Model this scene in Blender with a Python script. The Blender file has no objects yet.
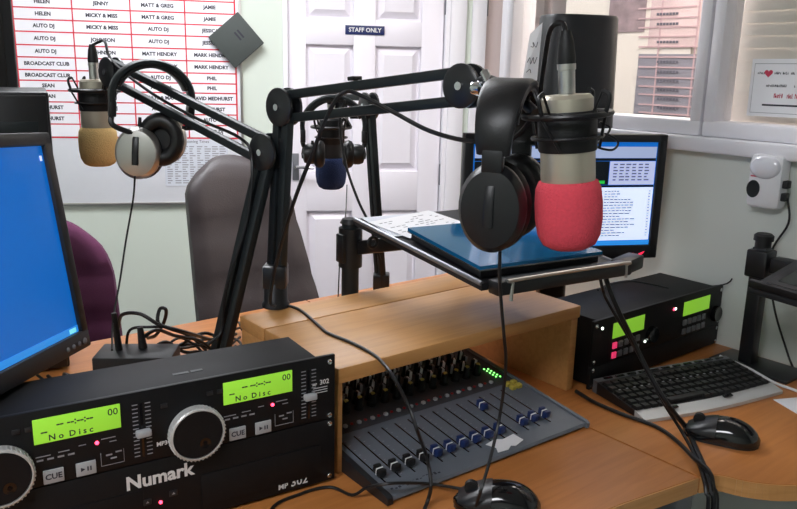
import bpy, bmesh, math, random
from mathutils import Matrix, Vector
random.seed(7)
R = math.radians
sc = bpy.context.scene
COL = sc.collection
# ------------------------------------------------------------------ camera
FPX, PITCH, ROLL, CZ = 780.0, R(13.5), R(1.36), 1.5
RC = Matrix.Rotation(math.pi/2-PITCH, 3, 'X') @ Matrix.Rotation(ROLL, 3, 'Z')
cd = bpy.data.cameras.new('camera'); cam = bpy.data.objects.new('camera', cd); COL.objects.link(cam)
cam.matrix_world = Matrix.Translation((0, 0, CZ)) @ RC.to_4x4()
cd.sensor_width = 36; cd.lens = FPX/797*36; cd.clip_start = 0.02
sc.camera = cam
CAM = Vector((0, 0, CZ))
# ------------------------------------------------------------------ world, exposure, main lights
w = bpy.data.worlds.new('world'); sc.world = w; w.use_nodes = True
w.node_tree.nodes['Background'].inputs[0].default_value = (.8, .85, .9, 1)
w.node_tree.nodes['Background'].inputs[1].default_value = 0.05
sc.view_settings.view_transform = 'Standard'; sc.view_settings.look = 'None'
sc.view_settings.exposure = 0.0; sc.view_settings.gamma = 1; sc.view_settings.use_curve_mapping = False
STUDIO_LIGHT, REAR_FILL, NEXT_FILL = 20.0, 19.0, 15.0      # emission of the ceiling panels; rear and next-room ones are added fill

# ------------------------------------------------------------------ measuring helpers
def ray(px, py): return RC @ Vector(((px-398.5)/FPX, -(py-254.5)/FPX, -1))
def at(px, py, y): d = ray(px, py); return CAM + d*(y/d.y)
def zat(px, py, z): d = ray(px, py); return CAM + d*((z-CZ)/d.z)
DZ = .93
AU = R(39)
MU = Matrix.Rotation(AU, 4, 'Z')                      # desk / window wall frame (u, v, z)
def W(u, v, z=DZ): return MU @ Vector((u, v, z))
BW = R(10.8)
MW = Matrix.Translation((-.18, 3.67, 0)) @ Matrix.Rotation(BW, 4, 'Z')   # door wall frame (s, depth, z)
T = lambda x, y, z: Matrix.Translation((x, y, z))
RX = lambda d: Matrix.Rotation(R(d), 4, 'X')
RY = lambda d: Matrix.Rotation(R(d), 4, 'Y')
RZ = lambda d: Matrix.Rotation(R(d), 4, 'Z')
S = lambda x, y, z: Matrix.Diagonal((x, y, z, 1))
FRONT = RX(90)                                        # text plane -> panel facing -y

# ------------------------------------------------------------------ materials
def lin(c):
    f = lambda x: x/12.92 if x <= .04045 else ((x+.055)/1.055)**2.4
    return tuple(f(v/255) for v in c)+(1,)
MATS = {}
def mat(name, rgb, rough=.5, metal=0, var=.06, scale=30, bump=0, bscale=200, spec=.5, emit=0, coat=0, sheen=0):
    m = bpy.data.materials.new(name); m.use_nodes = True; nt = m.node_tree; b = nt.nodes['Principled BSDF']
    c = lin(rgb)
    tc = nt.nodes.new('ShaderNodeTexCoord')
    if var:
        n = nt.nodes.new('ShaderNodeTexNoise'); n.inputs['Scale'].default_value = scale; n.inputs['Detail'].default_value = 4
        nt.links.new(tc.outputs['Object'], n.inputs['Vector'])
        mx = nt.nodes.new('ShaderNodeMix'); mx.data_type = 'RGBA'
        mx.inputs['A'].default_value = tuple(v*(1-var) for v in c[:3])+(1,)
        mx.inputs['B'].default_value = tuple(min(1, v*(1+var)) for v in c[:3])+(1,)
        nt.links.new(n.outputs['Fac'], mx.inputs['Factor']); nt.links.new(mx.outputs['Result'], b.inputs['Base Color'])
    else: b.inputs['Base Color'].default_value = c
    b.inputs['Roughness'].default_value = rough; b.inputs['Metallic'].default_value = metal
    b.inputs['Specular IOR Level'].default_value = spec; b.inputs['Coat Weight'].default_value = coat
    if sheen: b.inputs['Sheen Weight'].default_value = sheen
    if emit:
        b.inputs['Emission Color'].default_value = c; b.inputs['Emission Strength'].default_value = emit
    if bump:
        n2 = nt.nodes.new('ShaderNodeTexNoise'); n2.inputs['Scale'].default_value = bscale; n2.inputs['Detail'].default_value = 3
        nt.links.new(tc.outputs['Object'], n2.inputs['Vector'])
        bp = nt.nodes.new('ShaderNodeBump'); bp.inputs['Strength'].default_value = bump; bp.inputs['Distance'].default_value = .003
        nt.links.new(n2.outputs['Fac'], bp.inputs['Height']); nt.links.new(bp.outputs['Normal'], b.inputs['Normal'])
    MATS[name] = m; return m
def wood(name, a, b_, rough, stretch):
    m = mat(name, a, rough, var=0); nt = m.node_tree; b = nt.nodes['Principled BSDF']
    tc = nt.nodes.new('ShaderNodeTexCoord'); mp = nt.nodes.new('ShaderNodeMapping'); mp.inputs['Scale'].default_value = stretch
    n = nt.nodes.new('ShaderNodeTexNoise'); n.inputs['Scale'].default_value = 6; n.inputs['Detail'].default_value = 8; n.inputs['Distortion'].default_value = .6
    r = nt.nodes.new('ShaderNodeValToRGB'); r.color_ramp.elements[0].color = lin(b_); r.color_ramp.elements[1].color = lin(a)
    r.color_ramp.elements[0].position = .3; r.color_ramp.elements[1].position = .62
    nt.links.new(tc.outputs['Object'], mp.inputs['Vector']); nt.links.new(mp.outputs['Vector'], n.inputs['Vector'])
    nt.links.new(n.outputs['Fac'], r.inputs['Fac']); nt.links.new(r.outputs['Color'], b.inputs['Base Color'])
    return m
wood('desk_wood', (192, 124, 66), (178, 111, 56), .32, (1, 14, 14))
wood('bridge_wood', (198, 146, 88), (186, 134, 78), .42, (1, 16, 16))
wood('edge_wood', (206, 150, 92), (194, 138, 80), .35, (2, 2, 20))
mat('wall_paint', (212, 221, 210), .75, var=.02, scale=3, bump=.05, bscale=400)
mat('wall_window_paint', (214, 219, 213), .7, var=.02, scale=3, bump=.05, bscale=400)
mat('pink_paint', (226, 208, 206), .6, var=.02, scale=3)
mat('white_gloss', (236, 232, 240), .35, var=.015, scale=5)
mat('trim_white', (234, 232, 238), .4, var=.015, scale=6)
mat('ceiling_white', (230, 230, 228), .9, var=.03, scale=20)
mat('carpet', (92, 92, 100), .95, var=.25, scale=250, bump=.4, bscale=700)
mat('black_plastic', (22, 22, 25), .38, var=.1)
mat('black_satin', (30, 31, 35), .45, var=.1)
mat('black_gloss', (14, 14, 16), .12, var=.05, coat=.3)
mat('black_metal', (26, 27, 31), .35, var=.12, spec=.6)
mat('dark_steel', (34, 40, 43), .42, .3, var=.1)
mat('panel_black', (15, 15, 18), .55, var=.12, scale=60, spec=.3)
mat('rubber', (16, 16, 18), .55, var=.1)
mat('leather_black', (20, 20, 22), .4, var=.15, scale=80, bump=.08, bscale=350)
mat('cable_black', (16, 16, 18), .45, var=.05)
mat('silver', (196, 194, 190), .3, .85, var=.05)
mat('champagne', (196, 188, 170), .38, .55, var=.04)
mat('chrome', (220, 222, 226), .14, 1, var=.02)
mat('grey_metal', (128, 130, 136), .4, .5, var=.05)
mat('mixer_grey', (104, 111, 121), .5, .1, var=.1, scale=40)
mat('mixer_dark', (66, 70, 76), .55, .1, var=.1, scale=40)
mat('cap_blue', (30, 48, 96), .4, var=.05)
mat('white_print', (226, 226, 226), .6, var=.02)
mat('grey_print', (150, 150, 156), .6, var=.02)
mat('button_grey', (172, 174, 178), .45, var=.04)
mat('yellow_plastic', (190, 172, 74), .4, var=.04)
mat('red_plastic', (150, 30, 34), .4, var=.04)
mat('foam_red', (238, 80, 96), .95, var=.12, scale=260, bump=.8, bscale=420)
mat('foam_yellow', (246, 210, 144), .95, var=.1, scale=260, bump=.8, bscale=420)
mat('foam_blue', (32, 52, 96), .95, var=.14, scale=260, bump=.8, bscale=420)
mat('leather_brown', (60, 52, 54), .5, var=.12, scale=60, bump=.2, bscale=260)
mat('fabric_purple', (98, 46, 80), .95, var=.16, scale=300, bump=.4, bscale=700)
mat('paper', (236, 236, 240), .7, var=.02, scale=10)
mat('paper_blue', (214, 218, 228), .7, var=.03, scale=10)
mat('card_white', (240, 238, 244), .5, var=.015)
mat('red_sheet', (214, 34, 56), .5, var=.04)
mat('board_white', (232, 234, 240), .35, var=.02)
mat('ink', (44, 44, 56), .7, var=0)
mat('ink_red', (196, 60, 86), .7, var=.05)
mat('grey_card', (68, 74, 72), .7, var=.06)
mat('sign_blue', (24, 40, 92), .4, var=.03)
mat('laptop_blue', (22, 112, 166), .12, .35, var=.06, scale=8, coat=.6)
mat('device_white', (226, 226, 230), .45, var=.02)
mat('dome_clear', (226, 226, 234), .1, var=.03, coat=1)
mat('blind_cream', (236, 230, 224), .6, var=.02)
mat('partition_cream', (226, 216, 208), .7, var=.02, scale=3)
mat('reflection_pink', (214, 188, 188), .6, var=.35, scale=6)  # flat colours from here to the ink imitate the reflection in the glass
mat('reflection_mottle', (150, 130, 134), .6, var=.6, scale=22)
mat('reflection_grey', (140, 136, 146), .6, var=.06)
mat('reflection_line', (196, 164, 168), .6, var=.02)
mat('reflection_ink', (104, 100, 112), .6, var=.02)
mat('chassis_black', (18, 18, 20), .62, var=.1, spec=.25)
mat('rim_silver', (206, 206, 204), .35, .25, var=.04)
mat('white_cable', (228, 228, 230), .5, var=.02)
# things that give off light
mat('lcd_green', (148, 214, 60), .4, var=.03, scale=25, emit=.5)
mat('led_red', (255, 60, 90), .4, var=0, emit=6)
mat('led_green', (120, 255, 110), .4, var=0, emit=4)
mat('led_white', (240, 255, 240), .4, var=0, emit=4)
mat('button_red_lit', (240, 60, 110), .4, var=0, emit=.7)
mat('screen_blue', (10, 98, 186), .25, var=.1, scale=5, emit=.75)
mat('screen_taskbar', (44, 140, 226), .25, var=.05, emit=.75)
mat('screen_white', (214, 226, 252), .25, var=.02, emit=.85)
mat('screen_lilac', (176, 184, 222), .25, var=.02, emit=.8)
mat('screen_grey', (150, 164, 196), .25, var=.02, emit=.8)
mat('screen_dark', (16, 22, 32), .25, var=.02, emit=.3)
mat('screen_green', (40, 190, 70), .25, var=.02, emit=.7)
mat('screen_ink', (96, 106, 136), .25, var=0, emit=.5)
mat('screen_cyan', (120, 220, 236), .25, var=0, emit=.9)
mat('logo_red', (255, 40, 80), .4, var=0, emit=2)
def emitter(name, rgb, s):
    m = bpy.data.materials.new(name); m.use_nodes = True; nt = m.node_tree; nt.nodes.clear()
    e = nt.nodes.new('ShaderNodeEmission'); e.inputs[0].default_value = lin(rgb); e.inputs[1].default_value = s
    o = nt.nodes.new('ShaderNodeOutputMaterial'); nt.links.new(e.outputs[0], o.inputs[0]); MATS[name] = m
emitter('diffuser', (248, 250, 255), STUDIO_LIGHT); emitter('diffuser_rear_fill', (248, 250, 255), REAR_FILL); emitter('diffuser_next_fill', (255, 246, 240), NEXT_FILL)
g = bpy.data.materials.new('pane_glass'); g.use_nodes = True; nt = g.node_tree; nt.nodes.clear()
tr = nt.nodes.new('ShaderNodeBsdfTransparent'); tr.inputs[0].default_value = (.93, .93, .92, 1)
gl = nt.nodes.new('ShaderNodeBsdfGlossy'); gl.inputs['Roughness'].default_value = .02
lw = nt.nodes.new('ShaderNodeLayerWeight'); lw.inputs['Blend'].default_value = .5
pw5 = nt.nodes.new('ShaderNodeMath'); pw5.operation = 'POWER'; pw5.inputs[1].default_value = 4
fr = nt.nodes.new('ShaderNodeMath'); fr.operation = 'MULTIPLY_ADD'; fr.inputs[1].default_value = .6; fr.inputs[2].default_value = .035
nt.links.new(lw.outputs['Facing'], pw5.inputs[0]); nt.links.new(pw5.outputs[0], fr.inputs[0])
ms = nt.nodes.new('ShaderNodeMixShader'); o = nt.nodes.new('ShaderNodeOutputMaterial')
nt.links.new(fr.outputs[0], ms.inputs[0]); nt.links.new(tr.outputs[0], ms.inputs[1]); nt.links.new(gl.outputs[0], ms.inputs[2]); nt.links.new(ms.outputs[0], o.inputs[0])
MATS['pane_glass'] = g

# ------------------------------------------------------------------ mesh builder
_txt = {}
def text_mesh(s, size, align, bold=0):
    k = (s, size, align, bold)
    if k not in _txt:
        c = bpy.data.curves.new('lettering', 'FONT'); c.body = s; c.size = size; c.align_x = align; c.align_y = 'CENTER'; c.resolution_u = 2; c.offset = bold
        ob = bpy.data.objects.new('lettering', c); COL.objects.link(ob)
        dg = bpy.context.evaluated_depsgraph_get(); me = bpy.data.meshes.new_from_object(ob.evaluated_get(dg))
        _txt[k] = ([v.co.copy() for v in me.vertices], [tuple(p.vertices) for p in me.polygons])
        bpy.data.objects.remove(ob); bpy.data.curves.remove(c); bpy.data.meshes.remove(me)
    return _txt[k]
def spline(pts, n=6):
    P = [Vector(p) for p in pts]
    if len(P) < 3 or n < 2: return P
    out = []; Q = [P[0]*2-P[1]]+P+[P[-1]*2-P[-2]]
    for i in range(1, len(Q)-2):
        a, b, c, d = Q[i-1:i+3]
        for k in range(n):
            t = k/n; out.append(.5*((2*b)+(c-a)*t+(2*a-5*b+4*c-d)*t*t+(3*b-a-3*c+d)*t**3))
    return out+[P[-1]]
class MB:
    def __init__(s, M=None): s.v = []; s.f = []; s.M = M or Matrix.Identity(4)
    def add(s, vs, fs, M=None):
        M = s.M @ M if M is not None else s.M
        o = len(s.v); s.v += [M @ Vector(v) for v in vs]; s.f += [tuple(i+o for i in f) for f in fs]; return s
    def box(s, c, d, b=0, M=None, seg=2):
        x, y, z = (q/2 for q in d)
        if not b:
            vs = [(c[0]+i*x, c[1]+j*y, c[2]+k*z) for k in (-1, 1) for j in (-1, 1) for i in (-1, 1)]
            return s.add(vs, [(0, 2, 3, 1), (4, 5, 7, 6), (0, 1, 5, 4), (2, 6, 7, 3), (0, 4, 6, 2), (1, 3, 7, 5)], M)
        bm = bmesh.new(); bmesh.ops.create_cube(bm, size=1)
        for v in bm.verts: v.co = Vector((v.co.x*d[0], v.co.y*d[1], v.co.z*d[2]))
        bmesh.ops.bevel(bm, geom=bm.edges[:], offset=b, segments=seg, profile=.5, affect='EDGES')
        bm.verts.index_update()
        s.add([v.co+Vector(c) for v in bm.verts], [tuple(v.index for v in f.verts) for f in bm.faces], M); bm.free(); return s
    def rng(s, x0, x1, y0, y1, z0, z1, b=0, M=None): return s.box(((x0+x1)/2, (y0+y1)/2, (z0+z1)/2), (abs(x1-x0), abs(y1-y0), abs(z1-z0)), b, M)
    def tube(s, pts, r, n=8, sm=6, M=None, r1=None):
        P = spline(pts, sm); m = len(P); vs = []; fs = []
        up = Vector((0, 0, 1)); t0 = (P[1]-P[0]).normalized()
        if abs(t0.z) > .9: up = Vector((1, 0, 0))
        a = t0.cross(up).normalized()
        for i, p in enumerate(P):
            t = (P[min(i+1, m-1)]-P[max(i-1, 0)]).normalized()
            a = (a-t*a.dot(t)).normalized(); b = t.cross(a)
            rr = r if r1 is None else r+(r1-r)*i/(m-1)
            vs += [p+(a*math.cos(2*math.pi*k/n)+b*math.sin(2*math.pi*k/n))*rr for k in range(n)]
        for i in range(m-1):
            for k in range(n): fs.append((i*n+k, i*n+(k+1) % n, (i+1)*n+(k+1) % n, (i+1)*n+k))
        fs += [tuple(range(n))[::-1], tuple((m-1)*n+k for k in range(n))]
        return s.add(vs, fs, M)
    def cyl(s, p0, p1, r0, r1=None, n=18, M=None): return s.tube([p0, p1], r0, n, 1, M, r0 if r1 is None else r1)
    def lathe(s, prof, n=28, M=None):
        vs = []; fs = []; m = len(prof)
        for r, z in prof: vs += [(r*math.cos(2*math.pi*k/n), r*math.sin(2*math.pi*k/n), z) for k in range(n)]
        for i in range(m-1):
            for k in range(n): fs.append((i*n+k, i*n+(k+1) % n, (i+1)*n+(k+1) % n, (i+1)*n+k))
        fs += [tuple(range(n))[::-1], tuple((m-1)*n+k for k in range(n))]
        return s.add(vs, fs, M)
    def torus(s, Rr, r, M=None, n=32, k=8):
        vs = []; fs = []
        for i in range(n):
            a = 2*math.pi*i/n
            for j in range(k):
                b = 2*math.pi*j/k; vs.append(((Rr+r*math.cos(b))*math.cos(a), (Rr+r*math.cos(b))*math.sin(a), r*math.sin(b)))
        for i in range(n):
            for j in range(k): fs.append((i*k+j, ((i+1) % n)*k+j, ((i+1) % n)*k+(j+1) % k, i*k+(j+1) % k))
        return s.add(vs, fs, M)
    def prism(s, poly, z0, z1, M=None):
        n = len(poly)
        vs = [(x, y, z0) for x, y in poly]+[(x, y, z1) for x, y in poly]
        fs = [tuple(range(n))[::-1], tuple(range(n, 2*n))]+[(i, (i+1) % n, (i+1) % n+n, i+n) for i in range(n)]
        return s.add(vs, fs, M)
    def strip(s, pts, wd, th, M=None, wend=None):
        """band swept in the local XZ plane, wd wide along y, th thick"""
        P = [Vector(p) for p in pts]; m = len(P); vs = []; fs = []; k = 8
        for i, p in enumerate(P):
            t = (P[min(i+1, m-1)]-P[max(i-1, 0)]).normalized(); nn = Vector((-t.z, 0, t.x)); y = Vector((0, 1, 0))
            ww = wd if wend is None else wend+(wd-wend)*math.sin(math.pi*i/(m-1))
            for a, b in ((-1, -.5), (-.8, -1), (.8, -1), (1, -.5), (1, .5), (.8, 1), (-.8, 1), (-1, .5)): vs.append(p+y*(a*ww/2)+nn*(b*th/2))
        for i in range(m-1):
            for j in range(k): fs.append((i*k+j, i*k+(j+1) % k, (i+1)*k+(j+1) % k, (i+1)*k+j))
        fs += [tuple(range(k))[::-1], tuple((m-1)*k+j for j in range(k))]
        return s.add(vs, fs, M)
    def bar(s, p0, p1, wd, th, side, b=0):
        """square tube p0->p1, th thick along 'side', wd across"""
        p0, p1, x = Vector(p0), Vector(p1), Vector(side).normalized(); z = (p1-p0); L = z.length; z.normalize()
        x = (x-z*x.dot(z)).normalized(); y = z.cross(x)
        M = Matrix(((x.x, y.x, z.x, p0.x), (x.y, y.y, z.y, p0.y), (x.z, y.z, z.z, p0.z), (0, 0, 0, 1)))
        return s.box((0, 0, L/2), (th, wd, L), b, M)
    def text(s, t, size, M, align='CENTER', bold=0):
        vs, fs = text_mesh(t, size, align, bold); return s.add(vs, fs, M)
    def quad(s, a, b, c, d, M=None): return s.add([a, b, c, d], [(0, 1, 2, 3)], M)
    def build(s, name, m, parent=None, sharp=40):
        me = bpy.data.meshes.new(name); vs = s.v; loc = Vector((0, 0, 0))
        if parent is None:
            lo = Vector(min(v[i] for v in vs) for i in range(3)); hi = Vector(max(v[i] for v in vs) for i in range(3))
            loc = Vector(((lo.x+hi.x)/2, (lo.y+hi.y)/2, lo.z)); vs = [v-loc for v in vs]
        me.from_pydata([tuple(v) for v in vs], [], s.f); me.update()
        bm = bmesh.new(); bm.from_mesh(me); bmesh.ops.recalc_face_normals(bm, faces=bm.faces) if len(s.f) > 1 else None; bm.to_mesh(me); bm.free()
        me.polygons.foreach_set('use_smooth', [True]*len(me.polygons)); me.set_sharp_from_angle(angle=R(sharp))
        me.materials.append(MATS[m]); o = bpy.data.objects.new(name, me); COL.objects.link(o); o.location = loc
        if parent is not None: o.parent = parent
        return o
def tag(o, label, cat, group=None):
    o['label'] = label; o['category'] = cat
    if group: o['group'] = group
    return o
def thing(name, label, cat, loc=(0, 0, 0), rz=0, group=None):
    o = bpy.data.objects.new(name, None); COL.objects.link(o); o.empty_display_size = .05
    o.location = loc; o.rotation_euler = (0, 0, R(rz)); return tag(o, label, cat, group)
def rel(root):   # world -> root-local matrix
    return (Matrix.Translation(root.location) @ root.rotation_euler.to_matrix().to_4x4()).inverted()
def child(name, me, parent, M):     # another copy of a piece sharing its mesh
    o = bpy.data.objects.new(name, me); COL.objects.link(o); o.parent = parent; o.matrix_local = M; return o
def struct(o): o['kind'] = 'structure'; return o
def sroot(name, M):
    o = bpy.data.objects.new(name, None); COL.objects.link(o); o.matrix_world = M; o.empty_display_size = .05; return struct(o)

# ================================================================== THE ROOM
HC = 2.6
struct(MB().rng(-2.5, 5.2, -2.1, 4.9, -.1, 0).build('floor', 'carpet'))
struct(MB().rng(-2.5, 5.2, -2.1, 4.9, HC, HC+.1).build('ceiling', 'ceiling_white'))
struct(MB().rng(-2.5, -2.4, -2.0, 3.4, 0, HC).build('wall_left', 'wall_paint'))
struct(MB().rng(-2.5, 5.2, -2.1, -2.0, 0, HC).build('wall_rear', 'wall_paint'))
struct(MB().rng(5.1, 5.2, -2.0, 4.9, 0, HC).build('wall_far_right', 'partition_cream'))
# door wall, with openings for two doors
D0, D1, DH = -.365, .40, 2.0
E0, E1 = .57, 1.34
wl = MB(MW).rng(-2.6, D0, 0, .12, 0, HC).rng(D0, D1, 0, .12, DH+.03, HC).rng(D1, E0, 0, .12, 0, HC).rng(E0, E1, 0, .12, DH+.03, HC).rng(E1, 5.4, 0, .12, 0, HC)
struct(wl.build('wall_back', 'wall_paint'))
tm = MB(MW).rng(D0, D0+.022, -.008, .11, 0, DH+.03, .003).rng(D1-.02, D1, -.008, .11, 0, DH+.03, .003).rng(D0, D1, -.008, .11, DH+.008, DH+.03, .003)
tm.rng(D1, D1+.075, -.018, -.0005, 0, DH+.1, .005).rng(D0, D1, -.018, -.0005, DH+.03, DH+.1, .005)
struct(tm.build('trim_1', 'trim_white'))
tm = MB(MW).rng(E0-.068, E0, -.018, -.0005, 0, DH+.1, .005).rng(E1, E1+.07, -.018, -.0005, 0, DH+.1, .005).rng(E0, E1, -.018, -.0005, DH+.03, DH+.1, .005)
struct(tm.build('trim_2', 'trim_white'))
def panel_door(name, x0, x1, m, handle, cols, rows, hinge_x):
    r = sroot(name, MW)
    st = MB()
    st.rng(x0, x1, .045, .062, .008, DH)                                       # recessed field
    xs = [x0]+[c for p in cols for c in p]+[x1]
    for i in range(0, len(xs), 2): st.rng(xs[i], xs[i+1], .022, .045, .008, DH, .004)
    zs = [.008]+[c for p in rows for c in p]+[DH]
    for a, b in cols:
        for i in range(0, len(zs), 2): st.rng(a-.002, b+.002, .0222, .045, zs[i], zs[i+1], .004)
    st.build('door_leaf', m, r)
    for a, b in cols:
        for c, d in rows:
            p = MB(); i = .012; j = .04
            vs = [(a+i, .044, c+i), (b-i, .044, c+i), (b-i, .044, d-i), (a+i, .044, d-i), (a+j, .026, c+j), (b-j, .026, c+j), (b-j, .026, d-j), (a+j, .026, d-j)]
            p.add(vs, [(4, 5, 6, 7), (0, 1, 5, 4), (1, 2, 6, 5), (2, 3, 7, 6), (3, 0, 4, 7)]).build('door_panel', m, r, 20)
    if handle:
        h = MB().rng(-.326, -.296, .014, .0218, .975, 1.10, .003).build('handle_plate', 'grey_metal', r)
        MB().cyl((-.311, .016, 1.04), (-.311, -.028, 1.04), .008).tube([(-.311, -.028, 1.04), (-.28, -.032, 1.041), (-.232, -.03, 1.037)], .008).build('door_handle', 'chrome', h)
    for z in (.25, 1.0, 1.79):
        MB().rng(hinge_x-.006, hinge_x+.006, .008, .0218, z-.05, z+.05, .002).build('hinge', 'grey_metal', r)
    return r
panel_door('door_1', D0+.024, D1-.024, 'white_gloss', True, [(-.26, -.045), (.058, .272)], [(.22, .825), (1.015, 1.592), (1.705, 1.9)], D1-.018)
panel_door('door_2', E0+.002, E1-.002, 'pink_paint', False, [(.67, .9), (1.0, 1.24)], [(.22, .825), (1.015, 1.592), (1.705, 1.9)], E0+.006)
# blue STAFF ONLY plate on the door
s_ = thing('door_sign', 'dark blue STAFF ONLY plate on the white panelled door', 'sign', MW @ Vector((.007, .021, 1.64)), 10.8)
MB().rng(-.09, .09, -.004, 0, 0, .04, .001).build('sign_plate', 'sign_blue', s_)
MB().text('STAFF ONLY', .0265, T(0, -.0045, .02) @ FRONT, bold=.0006).build('lettering', 'white_print', s_)
struct(MB(MW).rng(-2.6, D0-.001, -.015, -.0005, 0, .1, .003).build('baseboard_back', 'trim_white'))

# window wall (frame u, v, z): face at u = 1.56
UW, VE, SILL, GB, WT = 1.56, 1.49, 1.342, 1.405, 2.15
wm = MB(MU).rng(UW, UW+.1, -3.85, VE, 0, SILL).rng(UW, UW+.1, -3.85, VE, WT, HC).rng(UW, UW+.1, -3.85, -.3, SILL, WT)
struct(wm.build('wall_right', 'wall_window_paint'))
def window(name, v0, v1):
    r = sroot(name, MU)
    MB().rng(UW-.012, UW+.06, v0, v1, SILL+.03, GB, .006).rng(UW-.012, UW+.06, v0, v1, WT-.06, WT-.001, .006).build('window_frame', 'trim_white', r)
    MB().rng(UW-.012, UW+.06, v0, v0+.027, GB-.004, WT-.055, .006).rng(UW-.012, UW+.06, v1-.027, v1, GB-.004, WT-.055, .006).build('window_stile', 'trim_white', r)
    MB().rng(UW+.022, UW+.028, v0+.02, v1-.02, GB-.01, WT-.05).build('window_pane', 'pane_glass', r)
window('window_1', .906, VE)
window('window_2', .30, .902)
window('window_3', -.298, .296)
struct(MB(MU).rng(UW-.03, UW+.09, -.32, VE+.01, SILL-.002, SILL+.03, .006).build('trim_3', 'trim_white'))
struct(MB(MU).rng(UW-.004, UW+.104, VE, VE+.02, 0, HC).build('trim_4', 'trim_white'))
# the room next door: partition behind the glass
UP = 2.4
struct(MB(MU).rng(UP, UP+.1, -3.9, 2.0, 0, HC).build('wall_partition', 'partition_cream'))

# ceiling light panels
def ceiling_light(x, y, rz, m, label):
    r = thing('ceiling_light', label, 'ceiling light', (x, y, HC-.05), rz, 'recessed ceiling light panels')
    MB().rng(-.62, .62, -.32, -.3, 0, .05).rng(-.62, .62, .3, .32, 0, .05).rng(-.62, -.6, -.3, .3, 0, .05).rng(.6, .62, -.3, .3, 0, .05).build('frame', 'trim_white', r)
    MB().rng(-.6, .6, -.3, .3, .012, .02).build('diffuser', m, r)
ceiling_light(-.75, 2.45, 10.8, 'diffuser', 'bright fluorescent ceiling panel above the two office chairs')
ceiling_light(-.8, -.6, 10.8, 'diffuser_rear_fill', 'dimmer unseen ceiling panel added behind the camera for front fill')  # added out of view as fill for camera-facing surfaces and window wall
pl = W(2.0, .9, 0); ceiling_light(pl.x, pl.y, 39+90, 'diffuser_next_fill', 'unseen ceiling panel added to light the room behind the window')  # added out of view so the room behind the glass is lit

# ---------------------------------------------------------------- window-glass reflection painted as flat panels on the partition next door
pr = thing('window_reflection', 'planner of ruled rows with a grey block, painted as a mirror image in the window pane', 'reflection', W(UP, 1.2, 1.2), 39)
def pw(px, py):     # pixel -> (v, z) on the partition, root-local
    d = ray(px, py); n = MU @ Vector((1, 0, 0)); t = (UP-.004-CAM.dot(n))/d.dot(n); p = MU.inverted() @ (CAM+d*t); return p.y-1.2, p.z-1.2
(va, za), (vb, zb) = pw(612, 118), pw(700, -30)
MB().rng(-.008, -.002, min(va, vb), max(va, vb), za, zb).build('reflection_backing', 'partition_cream', pr)
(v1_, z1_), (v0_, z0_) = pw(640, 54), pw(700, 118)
MB().rng(-.011, -.0081, v0_, v1_, z0_, z1_).build('grey_block', 'reflection_grey', pr)
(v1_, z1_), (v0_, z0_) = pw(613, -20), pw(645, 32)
MB().rng(-.011, -.0081, v0_, v1_, z0_, z1_).build('reflected_picture', 'reflection_mottle', pr)
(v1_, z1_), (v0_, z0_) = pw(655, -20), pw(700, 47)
MB().rng(-.011, -.0081, v0_, v1_, z0_, z1_).build('reflected_pink', 'reflection_pink', pr)
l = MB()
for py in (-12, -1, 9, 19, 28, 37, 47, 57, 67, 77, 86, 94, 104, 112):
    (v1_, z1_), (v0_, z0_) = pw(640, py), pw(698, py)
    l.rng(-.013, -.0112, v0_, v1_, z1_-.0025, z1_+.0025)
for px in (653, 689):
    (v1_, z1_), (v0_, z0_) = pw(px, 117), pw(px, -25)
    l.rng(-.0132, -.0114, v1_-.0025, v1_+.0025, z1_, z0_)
l.build('ruled_lines', 'reflection_line', pr)
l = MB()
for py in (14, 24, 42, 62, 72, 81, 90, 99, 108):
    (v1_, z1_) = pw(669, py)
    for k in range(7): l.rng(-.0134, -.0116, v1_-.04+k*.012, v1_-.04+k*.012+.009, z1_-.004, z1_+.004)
l.build('lettering', 'reflection_ink', pr)['kind'] = 'stuff'
# venetian blind behind the second pane
bl = thing('venetian_blind', 'cream horizontal slat blind hanging behind the window pane with the paper notice', 'blind', W(UW+.085, .305, GB-.03), 39)
sl = None
for k in range(28):
    M = T(0, 0, .02+k*.025) @ RY(-80)
    if sl is None: sl = MB().rng(-.0135, .0135, 0, .585, -.0006, .0006).build('slat', 'blind_cream', bl); me = sl.data; sl.matrix_local = M
    else: child('slat', me, bl, M)
MB().rng(-.018, .018, -.005, .59, .72, .75, .003).build('headrail', 'blind_cream', bl)
for y in (.1, .43): MB().cyl((-.016, y, .01), (-.016, y, .72), .0012, n=6).build('ladder_cord', 'white_cable', bl)

# ================================================================== DESKS
def rounded(poly, closed=True): return poly
mdesk = thing('studio_desk', 'long orange-brown wood-effect studio desk carrying the mixer', 'desk', W(.3, 1.06, 0), 39)
mi = rel(mdesk) @ MU
DT = .026
poly = [(-.75, .57), (.62, .57), (.85, .545), (.993, .522), (.993, 1.59), (-.75, 1.59)]
MB(mi).prism(poly, DZ-DT, DZ).build('desktop', 'desk_wood', mdesk, 30)
MB(mi).prism([(-.75, .568), (.62, .568), (.85, .543), (.993, .520), (.993, .522), (.85, .5449), (.62, .5699), (-.75, .5699)], DZ-DT, DZ-.001).build('edge_band', 'edge_wood', mdesk, 30)
for u, v in ((-.68, .68), (.9, .68), (-.68, 1.2), (.9, 1.2)):
    MB(mi).rng(u-.025, u+.025, v-.025, v+.025, 0, DZ-DT, .004).build('leg', 'grey_metal', mdesk)
MB(mi).rng(-.65, .87, 1.24, 1.26, .3, DZ-DT).build('modesty_panel', 'bridge_wood', mdesk)
rdesk = thing('wing_desk', 'curved-front wood-effect desk wing under the keyboard beside the window wall', 'desk', W(1.28, .7, 0), 39)
mi = rel(rdesk) @ MU
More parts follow.
